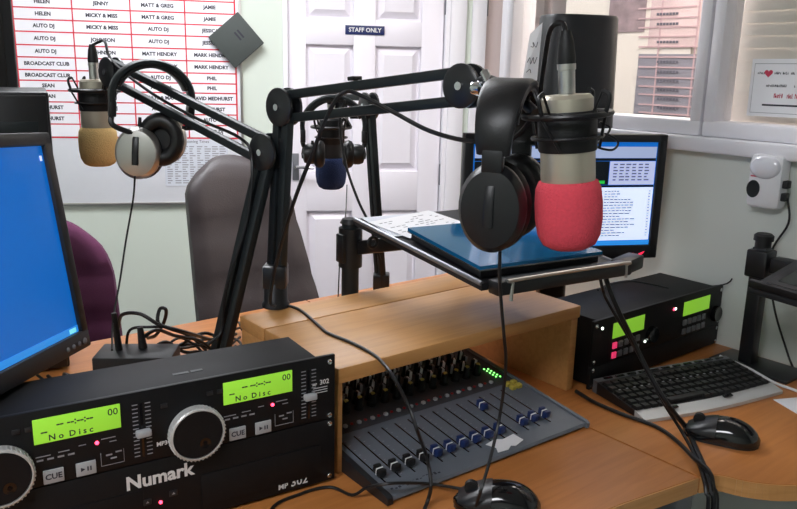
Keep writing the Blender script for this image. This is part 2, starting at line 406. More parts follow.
curve = [(.997, .521), (1.026, .507), (1.04, .478), (1.062, .449), (1.095, .423), (1.15, .395), (1.22, .355), (1.3, .29), (1.37, .2), (1.42, .08), (1.44, -.06), (1.445, -.25)]
cs = [(p.x, p.y) for p in spline([(a, b, 0) for a, b in curve], 4)]
MB(mi).prism(cs+[(1.558, -.25), (1.558, 1.59), (.997, 1.59)], DZ-DT, DZ).build('desktop', 'desk_wood', rdesk, 30)
eb = MB(mi)
for a, b in zip(cs[:-1], cs[1:]):
    d = Vector((b[0]-a[0], b[1]-a[1])).normalized(); n = Vector((d.y, -d.x))*.002
    if n.y > 0: n = -n
    eb.prism([(a[0]+n.x, a[1]+n.y), (b[0]+n.x, b[1]+n.y), b, a], DZ-DT, DZ-.001)
eb.build('edge_band', 'edge_wood', rdesk)
for u, v in ((1.1, .62), (1.5, -.15), (1.5, 1.5), (1.1, 1.2)):
    MB(mi).rng(u-.025, u+.025, v-.025, v+.025, 0, DZ-DT, .004).build('leg', 'grey_metal', rdesk)

# ---------------------------------------------------------------- wooden bridge over the mixer
BH = .162
br = thing('desk_bridge', 'raised wooden bridge shelf spanning the rear of the mixing desk', 'shelf', W(.575, .835), 39)
MB().rng(0, .526, 0, .208, BH-.023, BH, .0025).build('front_board', 'bridge_wood', br)
MB().rng(0, .526, .2105, .292, BH-.023, BH, .0025).build('rear_board', 'bridge_wood', br)
MB().rng(.001, .0095, .004, .288, 0, BH-.0232, .0015).build('side_panel', 'bridge_wood', br)
MB().rng(.507, .525, .004, .288, 0, BH-.0232, .0015).build('side_panel', 'bridge_wood', br)

# ---------------------------------------------------------------- dual CD / media player (front)
dk = thing('dual_media_player', 'black dual rack media player with large jog wheels and two bright green displays', 'media player', (-.084, .998, DZ), 32)
DWD = .482
MB().rng(-DWD+.022, -.024, .003, .098, .003, .096, .002).rng(-DWD+.022, -.024, .003, .098, .098, .188, .002).build('chassis', 'chassis_black', dk)
for a, b in ((.004, .0965), (.0975, .19)):
    MB().rng(-DWD, 0, -.003, .003, a, b, .0012).build('face_plate', 'panel_black', dk)
for x in (-.42, -.06):
    for y in (.02, .085): MB().cyl((x, y, 0), (x, y, .004), .01, n=12).build('foot', 'rubber', dk)
MB().rng(-.19, -.022, -.0042, -.003, .018, .062, .0004).build('disc_tray', 'panel_black', dk)
MB().rng(-.425, -.262, -.0042, -.003, .018, .062, .0004).build('disc_tray', 'panel_black', dk)
FP = lambda x, z, y=-.0034: T(x, y, z) @ FRONT
prn = MB(); prg = MB()
for off in (0, -.219):
    lcd = MB().rng(off-.158, off-.064, -.0045, -.003, .150, .180, .0005).build('display', 'lcd_green', dk)
    tx = MB()
    tx.text('-- --:--:--', .012, FP(off-.114, .1705, -.0047), bold=.0003).text('--', .011, FP(off-.147, .164, -.0047), bold=.0003).text('00', .012, FP(off-.0725, .1715, -.0047), bold=.0001).text('N o  D i s c', .0100, FP(off-.119, .1555, -.0047), bold=.0002)
    tx.build('display_characters', 'ink', lcd)
    # jog wheel
    jx = off-.195
    jw = MB().lathe([(.0345, 0), (.0345, .012), (.033, .0135), (.0315, .0135), (.0315, .010)], 48, T(jx, -.003, .1235) @ RX(90)).build('jog_wheel', 'rim_silver', dk)
    MB().lathe([(.0314, .0105), (.030, .0128), (.005, .0128)], 40, T(jx, -.003, .1235) @ RX(90)).build('jog_disc', 'panel_black', jw)
    kn = MB()
    for k in range(44):
        a = 2*math.pi*k/44; kn.rng(-.0008, .0008, -.0154, -.005, .034, .0354, 0, T(jx, 0, .1235) @ RY(360*k/44))
    kn.build('grip_ribs', 'rim_silver', jw)
    MB().lathe([(.006, .0120), (.007, .0132), (.003, .0128)], 20, T(jx+.008, -.003, .111) @ RX(90)).build('finger_dimple', 'black_gloss', jw)
    for x, t in ((off-.141, 'CUE'), (off-.106, '>II')):
        bt = MB().rng(x-.011, x+.011, -.006, -.003, .100, .1165, .0008).build('button', 'button_grey', dk)
        tb = MB()
        if t == 'CUE': tb.text('CUE', .0095, FP(x, .1083, -.0062), bold=.0003)
        else:
            tb.add([(x-.006, -.0062, .1055), (x-.001, -.0062, .1083), (x-.006, -.0062, .111)], [(0, 1, 2)])
            tb.rng(x+.001, x+.0026, -.0063, -.0061, .1055, .111).rng(x+.0042, x+.0058, -.0063, -.0061, .1055, .111)
        tb.build('lettering', 'ink', bt)
    # pitch slider
    MB().rng(off-.0415, off-.0385, -.0036, -.003, .105, .175).build('slider_slot', 'black_gloss', dk)
    MB().rng(off-.0485, off-.031, -.013, -.0037, .134, .1425, .0018).build('slider_cap', 'button_grey', dk)
    for k in range(14):
        z = .107+k*.0051
        prg.rng(off-.0505, off-.044, -.0035, -.003, z, z+.0011).rng(off-.0355, off-.029, -.0035, -.003, z, z+.0011)
    MB().lathe([(.0022, 0), (.0022, .0012), (.001, .002)], 10, T(off-.092, -.003, .1365) @ RX(90)).build('indicator_light', 'led_red', dk)
    # small printing
    for x, z, ww in ((-.15, .1335, .016), (-.128, .1345, .012), (-.108, .137, .008), (-.079, .139, .016), (-.074, .134, .008)): prg.rng(off+x-ww/2, off+x+ww/2, -.0035, -.003, z, z+.001)
    for k in range(4): prg.rng(off-.157+k*.011, off-.15+k*.011, -.0035, -.003, .1285, .1305)
    for x0, x1, z0, z1 in ((-.089, -.0885, .105, .122), (-.063, -.0625, .105, .122), (-.089, -.0625, .105, .1056)): prg.rng(off+x0, off+x1, -.0035, -.003, z0, z1)
    for x, z in ((-.083, .117), (-.072, .119), (-.078, .112)): prg.rng(off+x, off+x+.007, -.0035, -.003, z, z+.0018)
    for x in (-.232, -.175, -.162): MB().rng(off+x-.004, off+x+.004, -.0045, -.003, .163 if x < -.2 else .167, .169 if x < -.2 else .173, .0006).build('small_button', 'black_satin', dk)
prn.text('Numark', .0245, FP(-.241, .0735), bold=.0008).build('brand_lettering', 'white_print', dk)
bd = MB()
bd.text('MP', .011, FP(-.0785, .0138), bold=.0003).text('302', .017, FP(-.0545, .0155), bold=.0003)
bd.text('MP', .005, FP(-.031, .152), bold=.0002).text('302', .0095, FP(-.0165, .1535), bold=.0002)
bd.text('MP3', .0075, FP(-.2365, .117), bold=.0003)
for k in range(3): bd.rng(-.033, -.012, -.0035, -.003, .139+k*.0035, .1398+k*.0035)
bd.build('model_lettering', 'white_print', dk)['kind'] = 'stuff'
em = MB()
em.text('MP', .006, FP(-.142, .037)).text('DRIVE', .006, FP(-.118, .037))
em.add([(-.131, -.0036, .046), (-.127, -.0036, .034), (-.135, -.0036, .034)], [(0, 1, 2)])
for k in range(3): em.rng(-.137+k*.002, -.125-k*.002, -.0036, -.003, .032-k*.0025, .033-k*.0025)
em.build('emblem', 'grey_print', dk)
prg.build('panel_markings', 'grey_print', dk)['kind'] = 'stuff'
MB().lathe([(.0022, 0), (.0022, .0012), (.001, .002)], 10, T(-.242, -.003, .039) @ RX(90)).build('indicator_light', 'led_red', dk)
for x, z in ((-.258, .044), (-.226, .047)):
    MB().rng(x-.005, x+.005, -.0048, -.003, z-.004, z+.004, .0008).build('eject_button', 'black_satin', dk)
    MB().add([(x-.002, -.0049, z-.001), (x+.002, -.0049, z-.001), (x, -.0049, z+.002)], [(0, 1, 2)]).build('eject_mark', 'grey_print', dk)
for x in (-.009, -DWD+.009):
    for z in (.181, .1035, .091, .012): MB().lathe([(.0042, 0), (.0042, .001), (.003, .0028), (.0008, .0022)], 14, T(x, -.003, z) @ RX(90)).build('screw', 'chrome', dk)
MB().rng(-.21, -.19, .03, .036, .1881, .1886).rng(-.187, -.172, .03, .036, .1881, .1886).build('top_marking', 'dark_steel', dk)

# ---------------------------------------------------------------- mixing console
MK = 1.0467; mp = zat(378, 502, DZ+.035)
mx = thing('mixing_console', 'slate grey mixing console with black and blue fader caps under the wooden bridge', 'mixer', (mp.x*MK, mp.y*MK, DZ+.57-.57*MK), 37.5)
mx.scale = (MK, MK, MK)
MWD, SL, Z0, MD = .406, .12, .035, .31; MB0 = .0268
TILT = math.degrees(math.atan(SL))
MS = T(0, 0, Z0) @ RX(TILT)                      # sloped surface frame: z = height above the surface
for x0, x1 in ((.012, .021), (MWD-.006, MWD)):
    prof = [(-.004, MB0), (MD+.004, MB0), (MD+.004, Z0+SL*MD+.003), (.0, Z0+.003), (-.004, Z0)]
    vs = [(x0, y, z) for y, z in prof]+[(x1, y, z) for y, z in prof]; n = 5
    MB().add(vs, [tuple(range(n)), tuple(range(n, 2*n))[::-1]]+[(i, (i+1) % n, (i+1) % n+n, i+n) for i in range(n)]).build('side_cheek', 'black_satin' if x0 < .1 else 'mixer_grey', mx)
prof = [(0, MB0+.001), (MD, MB0+.001), (MD, Z0+SL*MD), (0, Z0), (-.002, Z0-.004)]
vs = [(.021, y, z) for y, z in prof]+[(MWD-.006, y, z) for y, z in prof]; n = 5
MB().add(vs, [tuple(range(n)), tuple(range(n, 2*n))[::-1]]+[(i, (i+1) % n, (i+1) % n+n, i+n) for i in range(n)]).build('console_body', 'mixer_grey', mx)
MB(MS).rng(.0215, MWD-.007, .152, MD-.002, 0, .0006).build('knob_panel', 'mixer_dark', mx)
PT = .0245; X0 = .0325
slot = cap = None
mkb = MB(MS)
for k in range(14):
    x = X0+k*PT
    M = MS @ T(x, 0, 0)
    if slot is None: slot = MB().rng(-.0011, .0011, .028, .14, 0, .0004).build('fader_slot', 'black_gloss', mx); slot.matrix_local = M
    else: child('fader_slot', slot.data, mx, M)
    y = .108 if k == 10 else .0435
    bm_ = 'rubber' if k < 4 else 'cap_blue'
    f = MB().rng(-.0055, .0055, -.009, .009, .004, .013, .002).rng(-.002, .002, -.003, .003, 0, .005)
    # finger scoop ridges
    f.rng(-.0055, .0055, .003, .009, .012, .0155, .0015).rng(-.0055, .0055, -.009, -.004, .012, .0145, .0015)
    fo = f.build('fader_cap', bm_, mx); fo.matrix_local = MS @ T(x, y, 0)
    MB().rng(-.0052, .0052, -.0006, .0012, .0129, .0136).rng(-.0056, -.0050, -.0006, .0012, .004, .0132).build('cap_line', 'white_print', fo)
    for q in range(9): mkb.rng(x+.004, x+.007, .034+q*.0125, .0346+q*.0125, 0, .0004)
mkb.build('scale_marks', 'grey_print', mx)['kind'] = 'stuff'
knob = ptr = None
rows = [.201+.0172*k for k in range(7)]
cols_ = ['white_print', 'yellow_plastic', 'white_print', 'white_print', 'grey_print', 'white_print', 'white_print']
ptrs = {}
for k in range(14):
    x = X0+k*PT+.004
    b = MB(MS).box((x-.002, .166, .002), (.006, .006, .005), .0012).build('mute_button', 'button_grey', mx)
    b = MB(MS).box((x-.014, .168, .0015), (.004, .004, .003), .0008).build('peak_light', 'red_plastic', mx)
    for j, y in enumerate(rows):
        xx = x+(.0035 if j % 2 else -.0035)
        M = MS @ T(xx, y, 0) @ RZ(random.uniform(-55, 5))
        if knob is None: knob = MB().lathe([(.0078, 0), (.0076, .004), (.0060, .0045), (.0053, .0195), (.0042, .0205)], 14).build('knob', 'rubber', mx); kme = knob.data; knob.matrix_local = M; ko = knob
        else: ko = child('knob', kme, mx, M)
        c = 'yellow_plastic' if j == 0 else ('white_print' if (j+k) % 3 else 'grey_print')
        if c not in ptrs:
            p = MB().rng(-.0011, .0011, -.0053, .001, .0204, .0212)
            if c != 'yellow_plastic': p.rng(-.0021, .0021, -.0066, -.0051, .006, .0208)
            if c == 'yellow_plastic': p.lathe([(.0036, .0205), (.0034, .0214), (.001, .0216)], 12)
            p = p.build('pointer', c, ko); ptrs[c] = p.data
        else: child('pointer', ptrs[c], ko, Matrix.Identity(4))
for i in range(5):
    for j in (0, 1):
        MB(MS).box((.376+j*.007, .178+i*.0075-j*.003, .001), (.0026, .0026, .002), .0006).build('meter_light', 'led_green', mx)
MB(MS).lathe([(.0025, 0), (.0025, .003), (.001, .004)], 12, T(.3565, .285, .0205)).build('power_light', 'led_red', mx)
for i in range(2):
    for j in range(2): MB(MS).box((.372+j*.013, .133+i*.012, .004), (.0105, .0095, .008), .002).build('button', 'yellow_plastic', mx)
pts = [(.214, .03), (.236, .034), (.247, .028), (.272, .031), (.274, .012), (.252, .006), (.246, .010), (.235, .004), (.216, .006), (.222, .016)]
tp = tag(MB(T(*mx.location) @ RZ(37.5) @ S(MK, MK, MK) @ MS).prism(pts, .0003, .0009).build('label_strip', 'paper'), 'torn strip of white label paper stuck on the front of the mixing console', 'label')
sq = MB(MS)
for i in range(14):
    x = .03+i*.006; sq.rng(x, x+.0035, .012+random.uniform(-.003, .003), .0135+random.uniform(-.002, .003), .0001, .0004)
sq.build('pen_marks', 'ink', mx)

# ---------------------------------------------------------------- second rack player by the window wall
c2 = thing('rack_player', 'black dual rack player with two small green displays behind the keyboard', 'media player', W(1.112, .815), 39)
MB().rng(.018, .422, .003, .14, .003, .133, .002).build('chassis', 'chassis_black', c2)
for a, b in ((.004, .046), (.047, .135)): MB().rng(0, .44, -.003, .003, a, b, .001).build('face_plate', 'panel_black', c2)
for x in (.06, .38):
    for y in (.02, .12): MB().cyl((x, y, 0), (x, y, .004), .01, n=12).build('foot', 'rubber', c2)
for x in (.058, .292):
    lc = MB().rng(x, x+.098, -.0042, -.003, .091, .121, .0005).build('display', 'lcd_green', c2)
    for j in range(2):
        for i in range(5):
            m_ = 'button_red_lit' if (i == 0 and x < .1) else 'grey_metal'
            MB().rng(x+.002+i*.018, x+.014+i*.018, -.006, -.003, .052+j*.019, .064+j*.019, .0008).build('button', m_, c2)
    MB().lathe([(.017, 0), (.017, .008), (.015, .0095), (.004, .0085)], 28, T(x+.125, -.003, .075) @ RX(90)).build('jog_wheel', 'black_gloss', c2)
for x, z, m_ in ((.025, .118, 'led_white'), (.262, .113, 'led_white'), (.188, .073, 'led_red'), (.165, .064, 'led_white'), (.408, .083, 'led_white'), (.256, .113, 'led_red')):
    MB().lathe([(.0026, 0), (.0026, .0014), (.001, .002)], 10, T(x, -.003, z) @ RX(90)).build('indicator_light', m_, c2)
for x in (.008, .432):
    for z in (.125, .056, .04, .01): MB().lathe([(.004, 0), (.004, .001), (.001, .0025)], 12, T(x, -.003, z) @ RX(90)).build('screw', 'chrome', c2)

# ================================================================== MONITORS, COMPUTERS, SPEAKERS
def mono(x, y, z, o): return Matrix(((x.x, y.x, z.x, o.x), (x.y, y.y, z.y, o.y), (x.z, y.z, z.z, o.z), (0, 0, 0, 1)))
# blue-desktop monitor on the near side of the desk
d = ray(489, 123).normalized(); a, b = ray(50, 133), ray(92, 345)
e = a.cross(b).cross(d).normalized(); e = e if e.z > 0 else -e
p = CAM+b*(1.03/b.y)
MM = mono(d, e.cross(d), e, p)
base = Vector((-.63, .94, DZ))
mo = thing('desk_monitor', 'black framed monitor showing a plain blue desktop behind the front media player', 'monitor', base, 90)
L = rel(mo) @ MM
WM, HM, bz = .345, .297, .017
fr_ = MB(L).rng(-WM, -WM+bz, 0, .03, .022, HM, .003).rng(-bz, 0, 0, .03, .022, HM, .003).rng(-WM, 0, 0, .03, HM-bz, HM, .003).rng(-WM, 0, 0, .03, 0, .025, .003)
fr_.build('bezel', 'black_satin', mo)
MB(L).rng(-WM+.004, -.004, .012, .045, .004, HM-.004, .006).build('back_shell', 'black_plastic', mo)
scr = MB(L).rng(-WM+bz-.001, -bz+.001, .006, .011, .024, HM-bz+.001).build('screen', 'screen_blue', mo)
MB(L).rng(-WM+bz, -bz, .0054, .006, .0252, .0345).build('taskbar', 'screen_taskbar', scr)
MB(L).rng(-bz-.022, -bz-.006, .005, .0054, .0265, .0325).build('tray_icons', 'screen_cyan', scr)
MB(L).rng(-bz-.010, -bz-.0055, .005, .0056, HM-bz-.02, HM-bz-.013).build('desktop_icon', 'screen_white', scr)
for k in range(4): MB(L).lathe([(.0032 if k else .0045, 0), (.0032 if k else .0045, .001), (.002, .0022)], 14, T(-.016-k*.0145, 0, .0105) @ RX(90)).build('button', 'grey_metal', mo)
bw_ = rel(mo)
c = MM @ Vector((-WM/2, .045, .12))
MB(bw_).tube([c, c+Vector((-.045, .01, -.03)), base+Vector((0, 0, .1)), base+Vector((0, 0, .012))], .016, 12).build('stand_neck', 'black_plastic', mo)
MB().lathe([(.1, 0), (.1, .006), (.085, .013), (.02, .016)], 36, S(1, .85, 1)).build('stand_base', 'black_plastic', mo)

# wide monitor in front of the window wall
R_ = R(12); rb = Vector((.57, 1.68, 1.103)); xr = Vector((math.cos(R_), math.sin(R_), 0)); yr = Vector((-math.sin(R_), math.cos(R_), 0))
bm2 = rb-xr*.225+yr*.045; bm2.z = DZ
m2 = thing('widescreen_monitor', 'black widescreen monitor showing a playlist program behind the red microphone', 'monitor', bm2, 12)
L = rel(m2) @ mono(xr, yr, Vector((0, 0, 1)), rb)
WM, HM, bz = .45, .270, .019
MB(L).rng(-WM, -WM+bz, 0, .025, .0, HM, .002).rng(-bz, 0, 0, .025, 0, HM, .002).rng(-WM, 0, 0, .025, HM-bz+.003, HM, .002).rng(-WM, 0, 0, .025, 0, .03, .002).build('bezel', 'black_plastic', m2)
MB(L).rng(-WM+.006, -.006, .012, .042, .006, HM-.006, .006).build('back_shell', 'black_plastic', m2)
scr = MB(L).rng(-WM+bz-.001, -bz+.001, .006, .011, .029, HM-bz+.004).build('screen', 'screen_blue', m2)
def panel(x0, x1, z0, z1, m, n, y=.0058): return MB(L).rng(x0, x1, y-.0004, y, z0, z1).build(n, m, scr)
panel(-WM+bz, -bz, .030, .040, 'screen_taskbar', 'taskbar')
panel(-WM+bz+.004, -bz-.002, .220, .244, 'screen_grey', 'toolbar')
panel(-WM+bz+.004, -bz-.002, .214, .2195, 'screen_dark', 'title_bar')
panel(-.1265, -bz-.002, .163, .213, 'screen_lilac', 'cart_panel')
panel(-WM+bz+.004, -.128, .163, .213, 'screen_dark', 'meter_panel')
panel(-.186, -.136, .1655, .172, 'screen_green', 'meter_strip', .0053)
panel(-.152, -bz-.002, .041, .157, 'screen_white', 'playlist_panel')
panel(-WM+bz+.004, -.154, .041, .157, 'screen_white', 'library_panel')
panel(-WM+bz+.004, -bz-.002, .1575, .162, 'screen_dark', 'title_bar')
ink = MB(L)
for k in range(17):
    z = .148-k*.0061; x = -.146
    ink.rng(x, x+.007, .0050, .0053, z, z+.0016)
    x = -.134; xe = x+random.uniform(.025, .07)
    while x < xe: q = random.uniform(.004, .012); ink.rng(x, x+q, .0050, .0053, z, z+.002); x += q+.002
    ink.rng(-.031, -.026, .0050, .0053, z, z+.0016)
for j in range(6):
    for i in range(6): ink.rng(-.118+i*.0145, -.118+i*.0145+random.uniform(.006, .012), .0050, .0053, .172+j*.0066, .175+j*.0066)
ink.build('screen_text', 'screen_ink', scr)['kind'] = 'stuff'
MB(L).prism([(-.075, .009), (-.06, .013), (-.045, .010), (-.03, .016), (-.04, .006), (-.062, .005)], 0, .0008, T(0, -.0001, 0) @ FRONT).build('logo', 'logo_red', m2)
nb = rel(m2)
MB().rng(-.025, .025, .0, .028, .008, .33, .006).build('stand_neck', 'black_plastic', m2)
MB().lathe([(.1, 0), (.1, .005), (.09, .010), (.02, .013)], 36, T(0, -.012, 0) @ S(1.1, .55, 1)).build('stand_base', 'black_plastic', m2)

# black loudspeaker behind the wide monitor, on its own stand
spx = at(575.5, 60, 1.78); sb = Vector((spx.x, spx.y, DZ))
sp = thing('loudspeaker', 'black rounded loudspeaker on a stand behind the widescreen monitor', 'speaker', sb, 192)
def dshape(wd, dp, n=22):
    o_ = []
    for k in range(n):
        t = 2*math.pi*k/n; cx, sx = math.cos(t), math.sin(t)
        o_.append((wd/2*math.copysign(abs(cx)**.55, cx), dp/2*math.copysign(abs(sx)**.7, sx)))
    return o_
zt = at(575, 16, 1.78).z-DZ; z0_ = zt-.238
lo, hi = dshape(.178, .13), dshape(.163, .125); n = len(lo)
vs = [(x, y, z0_) for x, y in lo]+[(x, y, zt-.006) for x, y in hi]+[(x*.96, y*.96, zt) for x, y in hi]
MB().add(vs, [tuple(range(n))[::-1], tuple(range(2*n, 3*n))]+[(i+r*n, (i+1) % n+r*n, (i+1) % n+n+r*n, i+n+r*n) for r in (0, 1) for i in range(n)]).build('cabinet', 'black_satin', sp, 50)
MB().lathe([(.052, 0), (.052, .004), (.045, .006), (.02, -.004), (.012, .002)], 30, T(0, -.065, z0_+.075) @ RX(90)).build('woofer', 'rubber', sp)
MB().lathe([(.024, 0), (.024, .003), (.014, .002), (.006, .008)], 24, T(0, -.064, z0_+.185) @ RX(90)).build('tweeter', 'rubber', sp)
MB().cyl((0, 0, .01), (0, 0, z0_), .016).build('stand_pole', 'black_metal', sp)
MB().lathe([(.045, 0), (.045, .008), (.02, .014)], 28).build('stand_base', 'black_metal', sp)
M = Matrix.Translation((sb.x, sb.y, DZ)) @ RZ(12)
nq = [at(543, 22, 1.765), at(530, 34, 1.785), at(522, 83, 1.785), at(538, 80, 1.765)]
pn = MB().add(nq+[v+Vector((.002, .006, 0)).normalized()*.0006 for v in nq], [(0, 1, 2, 3), (4, 7, 6, 5), (0, 4, 5, 1), (1, 5, 6, 2), (2, 6, 7, 3), (3, 7, 4, 0)])
nr = thing('paper_note', 'white handwritten paper note hanging on the side of the black loudspeaker', 'paper', nq[2], 0)
pn.M = Matrix.Identity(4); ni = rel(nr); pn.v = [ni @ v for v in pn.v]; pn.build('sheet', 'paper', nr)
def nf(a_, b_): return nq[0].lerp(nq[1], a_).lerp(nq[3].lerp(nq[2], a_), b_)+Vector((-.0006, -.0012, 0))
for rows_ in (((.75, .30), (.55, .34), (.62, .24), (.35, .38), (.25, .3)), ((.85, .60), (.7, .52), (.6, .66), (.45, .55), (.35, .68), (.2, .58)), ((.8, .8), (.6, .76), (.5, .84))):
    MB(ni).tube([nf(*q_) for q_ in rows_], .0007, 6, 4).build('handwriting', 'ink', nr)

# tall black loudspeaker standing on the floor at the far left, and a computer case on the desk
q = at(16, 60, 1.62)
ts = thing('floor_speaker', 'tall black floor-standing loudspeaker in front of the notice board', 'speaker', (q.x-.22, q.y+.06, 0), 27)
MB().rng(-.17, .17, -.15, .15, .02, 1.86, .008).build('cabinet', 'black_satin', ts)
MB().rng(-.18, .18, -.16, .16, 0, .022, .004).build('plinth', 'black_plastic', ts)
MB().rng(-.15, .15, -.158, -.15, .95, 1.82, .004).build('grille', 'rubber', ts)
q = at(52, 92, 1.38); hq = q.z-DZ
pc = thing('computer_case', 'small dark upright computer case between the blue-desktop monitor and the notice board', 'computer', (q.x-.115, q.y+.055, DZ), 25)
MB().rng(-.075, .075, -.098, .14, .006, hq, .004).build('case_shell', 'black_satin', pc)
MB().rng(-.071, .071, -.102, -.098, .01, hq-.006, .002).build('front_panel', 'black_plastic', pc)
MB().rng(-.055, .055, -.104, -.102, hq-.08, hq-.05, .001).build('disc_drive', 'dark_steel', pc)
for x in (-.05, .05): MB().rng(x-.012, x+.012, -.08, .12, 0, .006).build('foot', 'rubber', pc)

# wireless router with two stub aerials, behind the front player
q = zat(91, 384, DZ); q2 = zat(150, 384, DZ)
rl = zat(91, 358, DZ+.074); rt = thing('router', 'small black router box with two upright aerials among tangled cables', 'router', (rl.x, rl.y, DZ), 4)
MB().rng(0, .135, 0, .075, .003, .074, .004).build('case', 'black_satin', rt)
for x in (.02, .115): MB().rng(x-.01, x+.01, .012, .06, 0, .003).build('foot', 'rubber', rt)
MB().cyl((.036, .04, .072), (.031, .04, .142), .0065, .0045).build('aerial', 'rubber', rt)
MB().cyl((.075, .05, .072), (.071, .052, .112), .008, .005).build('aerial', 'rubber', rt)
for x in (.05, .07): MB().rng(x, x+.01, -.0012, 0, .03, .04).build('port', 'grey_metal', rt)

# ================================================================== LAPTOP STAND, LAPTOP, PAPERS
pb = at(350, 295, 1.437); pb.z = DZ
ls = thing('laptop_stand', 'black pole-mounted tray stand holding the blue laptop above the bridge shelf', 'stand', pb, 39)
li = rel(ls)
MB().lathe([(.06, 0), (.06, .006), (.03, .012), (.02, .02)], 28, S(.8, .8, 1)).build('base_plate', 'black_metal', ls)
MB().cyl((0, 0, .012), (0, 0, .285), .0165).build('post', 'dark_steel', ls)
MB().cyl((0, 0, .2), (0, 0, .275), .0225).rng(-.026, -.01, -.012, .012, .21, .265, .003).build('collar', 'black_plastic', ls)
MB().cyl((0, 0, .284), (0, 0, .292), .0205, .016).build('post_cap', 'black_plastic', ls)
def tp(u, v, z): return li @ W(u, v, DZ+z)
TA, TB_, TC, TD = (.785, .775, .255), (1.06, .742, .255), (1.075, 1.075, .295), (.795, 1.108, .295)
MB().bar((.015, -.005, .235), tp(.85, 1.03, .272), .03, .026, (0, 0, 1), .004).build('support_arm', 'black_plastic', ls)
vs = [tp(*k) for k in (TA, TB_, TC, TD)]; vt = [v+Vector((0, 0, .011)) for v in vs]
MB().add(vs+vt, [(0, 3, 2, 1), (4, 5, 6, 7), (0, 1, 5, 4), (1, 2, 6, 5), (2, 3, 7, 6), (3, 0, 4, 7)]).build('tray', 'black_satin', ls)
eg = MB()
for i, j in ((3, 0), (1, 2)): eg.tube([vt[i], vt[j]], .004, 8, 1)
eg.build('tray_edge', 'grey_metal', ls)
fa, fb = tp(.79, .757, .263), tp(1.062, .722, .263)
MB().bar(fa, fb, .026, .022, (0, 0, 1), .004).build('front_lip', 'black_plastic', ls)
fa2, fb2 = tp(.815, .742, .270), tp(1.045, .712, .270)
MB().tube([fa2+Vector((-.004, -.002, -.026)), fa2, fa2+(fb2-fa2)*.03+Vector((0, 0, .004)), fa2+(fb2-fa2)*.97+Vector((0, 0, .004)), fb2, fb2+Vector((.002, 0, -.02))], .0028, 8, 4).build('page_clip', 'silver', ls)
MB().bar(tp(1.05, .73, .262), tp(1.12, .745, .262), .03, .024, (0, 0, 1), .004).build('tray_end', 'black_plastic', ls)
MB().torus(.009, .003, Matrix.Translation(tp(.8, 1.06, .272)) @ RX(90)).build('cable_loop', 'black_plastic', ls)
# laptop (closed, blue lid)
LA = [(.79, .785), (1.04, .755), (1.06, .945), (.808, .975)]
def tz(v): return .266+(v-.775)*(.04/.333)
lo_ = W(*LA[0], DZ); lp = thing('laptop', 'closed laptop with a glossy blue lid lying on the tray stand', 'laptop', W(.92, .86, DZ+tz(.86)), 39)
lj = rel(lp)
def slab(h0, h1, ins):
    cx = sum(k[0] for k in LA)/4; cy = sum(k[1] for k in LA)/4; o_ = []
    for h in (h0, h1):
        for u, v in LA:
            uu = u+(cx-u)*ins; vv = v+(cy-v)*ins; o_.append(lj @ W(uu, vv, DZ+tz(vv)+h))
    return o_
fq = [(0, 3, 2, 1), (4, 5, 6, 7), (0, 1, 5, 4), (1, 2, 6, 5), (2, 3, 7, 6), (3, 0, 4, 7)]
MB().add(slab(.003, .014, .04), fq).build('base', 'black_plastic', lp)
MB().add(slab(.0145, .022, 0), fq).build('lid', 'laptop_blue', lp)
MB().add(slab(.0143, .0165, -.004), fq).build('rim', 'chrome', lp)
for u, v in ((.83, .8), (1.01, .78), (.84, .94), (1.02, .92)):
    pz = lj @ W(u, v, DZ+tz(v)); MB().cyl(pz, pz+Vector((0, 0, .004)), .007, n=10).build('foot', 'rubber', lp)
# printed sheets on the tray behind the laptop
for k, (cu, cv, rz, su, sv, lab) in enumerate(((.885, 1.035, 8, .16, .10, 'printed white sheet lying at the back of the laptop tray, uppermost of two'), (.9, 1.04, -6, .2, .11, 'white sheet under another sheet at the back of the laptop tray'))):
    z = tz(cv)+.0016+(.0016 if k == 0 else 0)
    M = Matrix.Translation(W(cu, cv, DZ+z)) @ RZ(39) @ RX(math.degrees(math.atan(.12))) @ RZ(rz)
    sh = MB(M).rng(-su/2, su/2, -sv/2, sv/2, 0, .0008)
    r_ = thing('paper_sheet', lab, 'paper', W(cu, cv, DZ+z), 0, 'sheets on the laptop tray'); ri = rel(r_) @ M
    MB(ri).rng(-su/2, su/2, -sv/2, sv/2, 0, .0008).build('sheet', 'paper' if k == 0 else 'paper_blue', r_)
    if k == 0:
        pk = MB(ri)
        for i in range(9):
            x = -su/2+.012
            while x < su/2-.02:
                q_ = random.uniform(.006, .014)
                if random.random() < .45: pk.rng(x, x+q_, -sv/2+.01+i*.009, -sv/2+.0122+i*.009, .0008, .0011)
                x += q_+.005
        pk.build('print', 'grey_print', r_)['kind'] = 'stuff'

# tablet tray on a post beside the window wall
sb2 = W(1.49, .71)
st = thing('tray_stand', 'black square-post stand with a dark tray next to the wall-mounted white device', 'stand', sb2, 39)
si = rel(st)
MB().rng(-.042, .05, -.1, .06, 0, .007, .002).build('base_plate', 'black_metal', st)
MB().rng(-.014, .014, -.014, .014, .007, .245, .003).build('post', 'black_metal', st)
MB().cyl((0, 0, .245), (0, 0, .262), .015).lathe([(.0185, .258), (.0185, .268), (.014, .272)], 24).build('post_knob', 'rubber', st)
MB().rng(-.021, .021, -.021, .021, .185, .24, .004).build('collar', 'black_plastic', st)
MB().rng(-.016, .016, -.075, -.025, .2, .23, .003).build('support_arm', 'black_plastic', st)
Mt = T(-.02, -.07, .222) @ RX(3) @ RY(-9)
MB(Mt).rng(-.16, .06, -.34, 0, 0, .012, .003).build('tray', 'black_satin', st)
MB(Mt).rng(-.16, -.15, -.34, 0, .012, .026, .002).build('tray_lip', 'black_plastic', st)
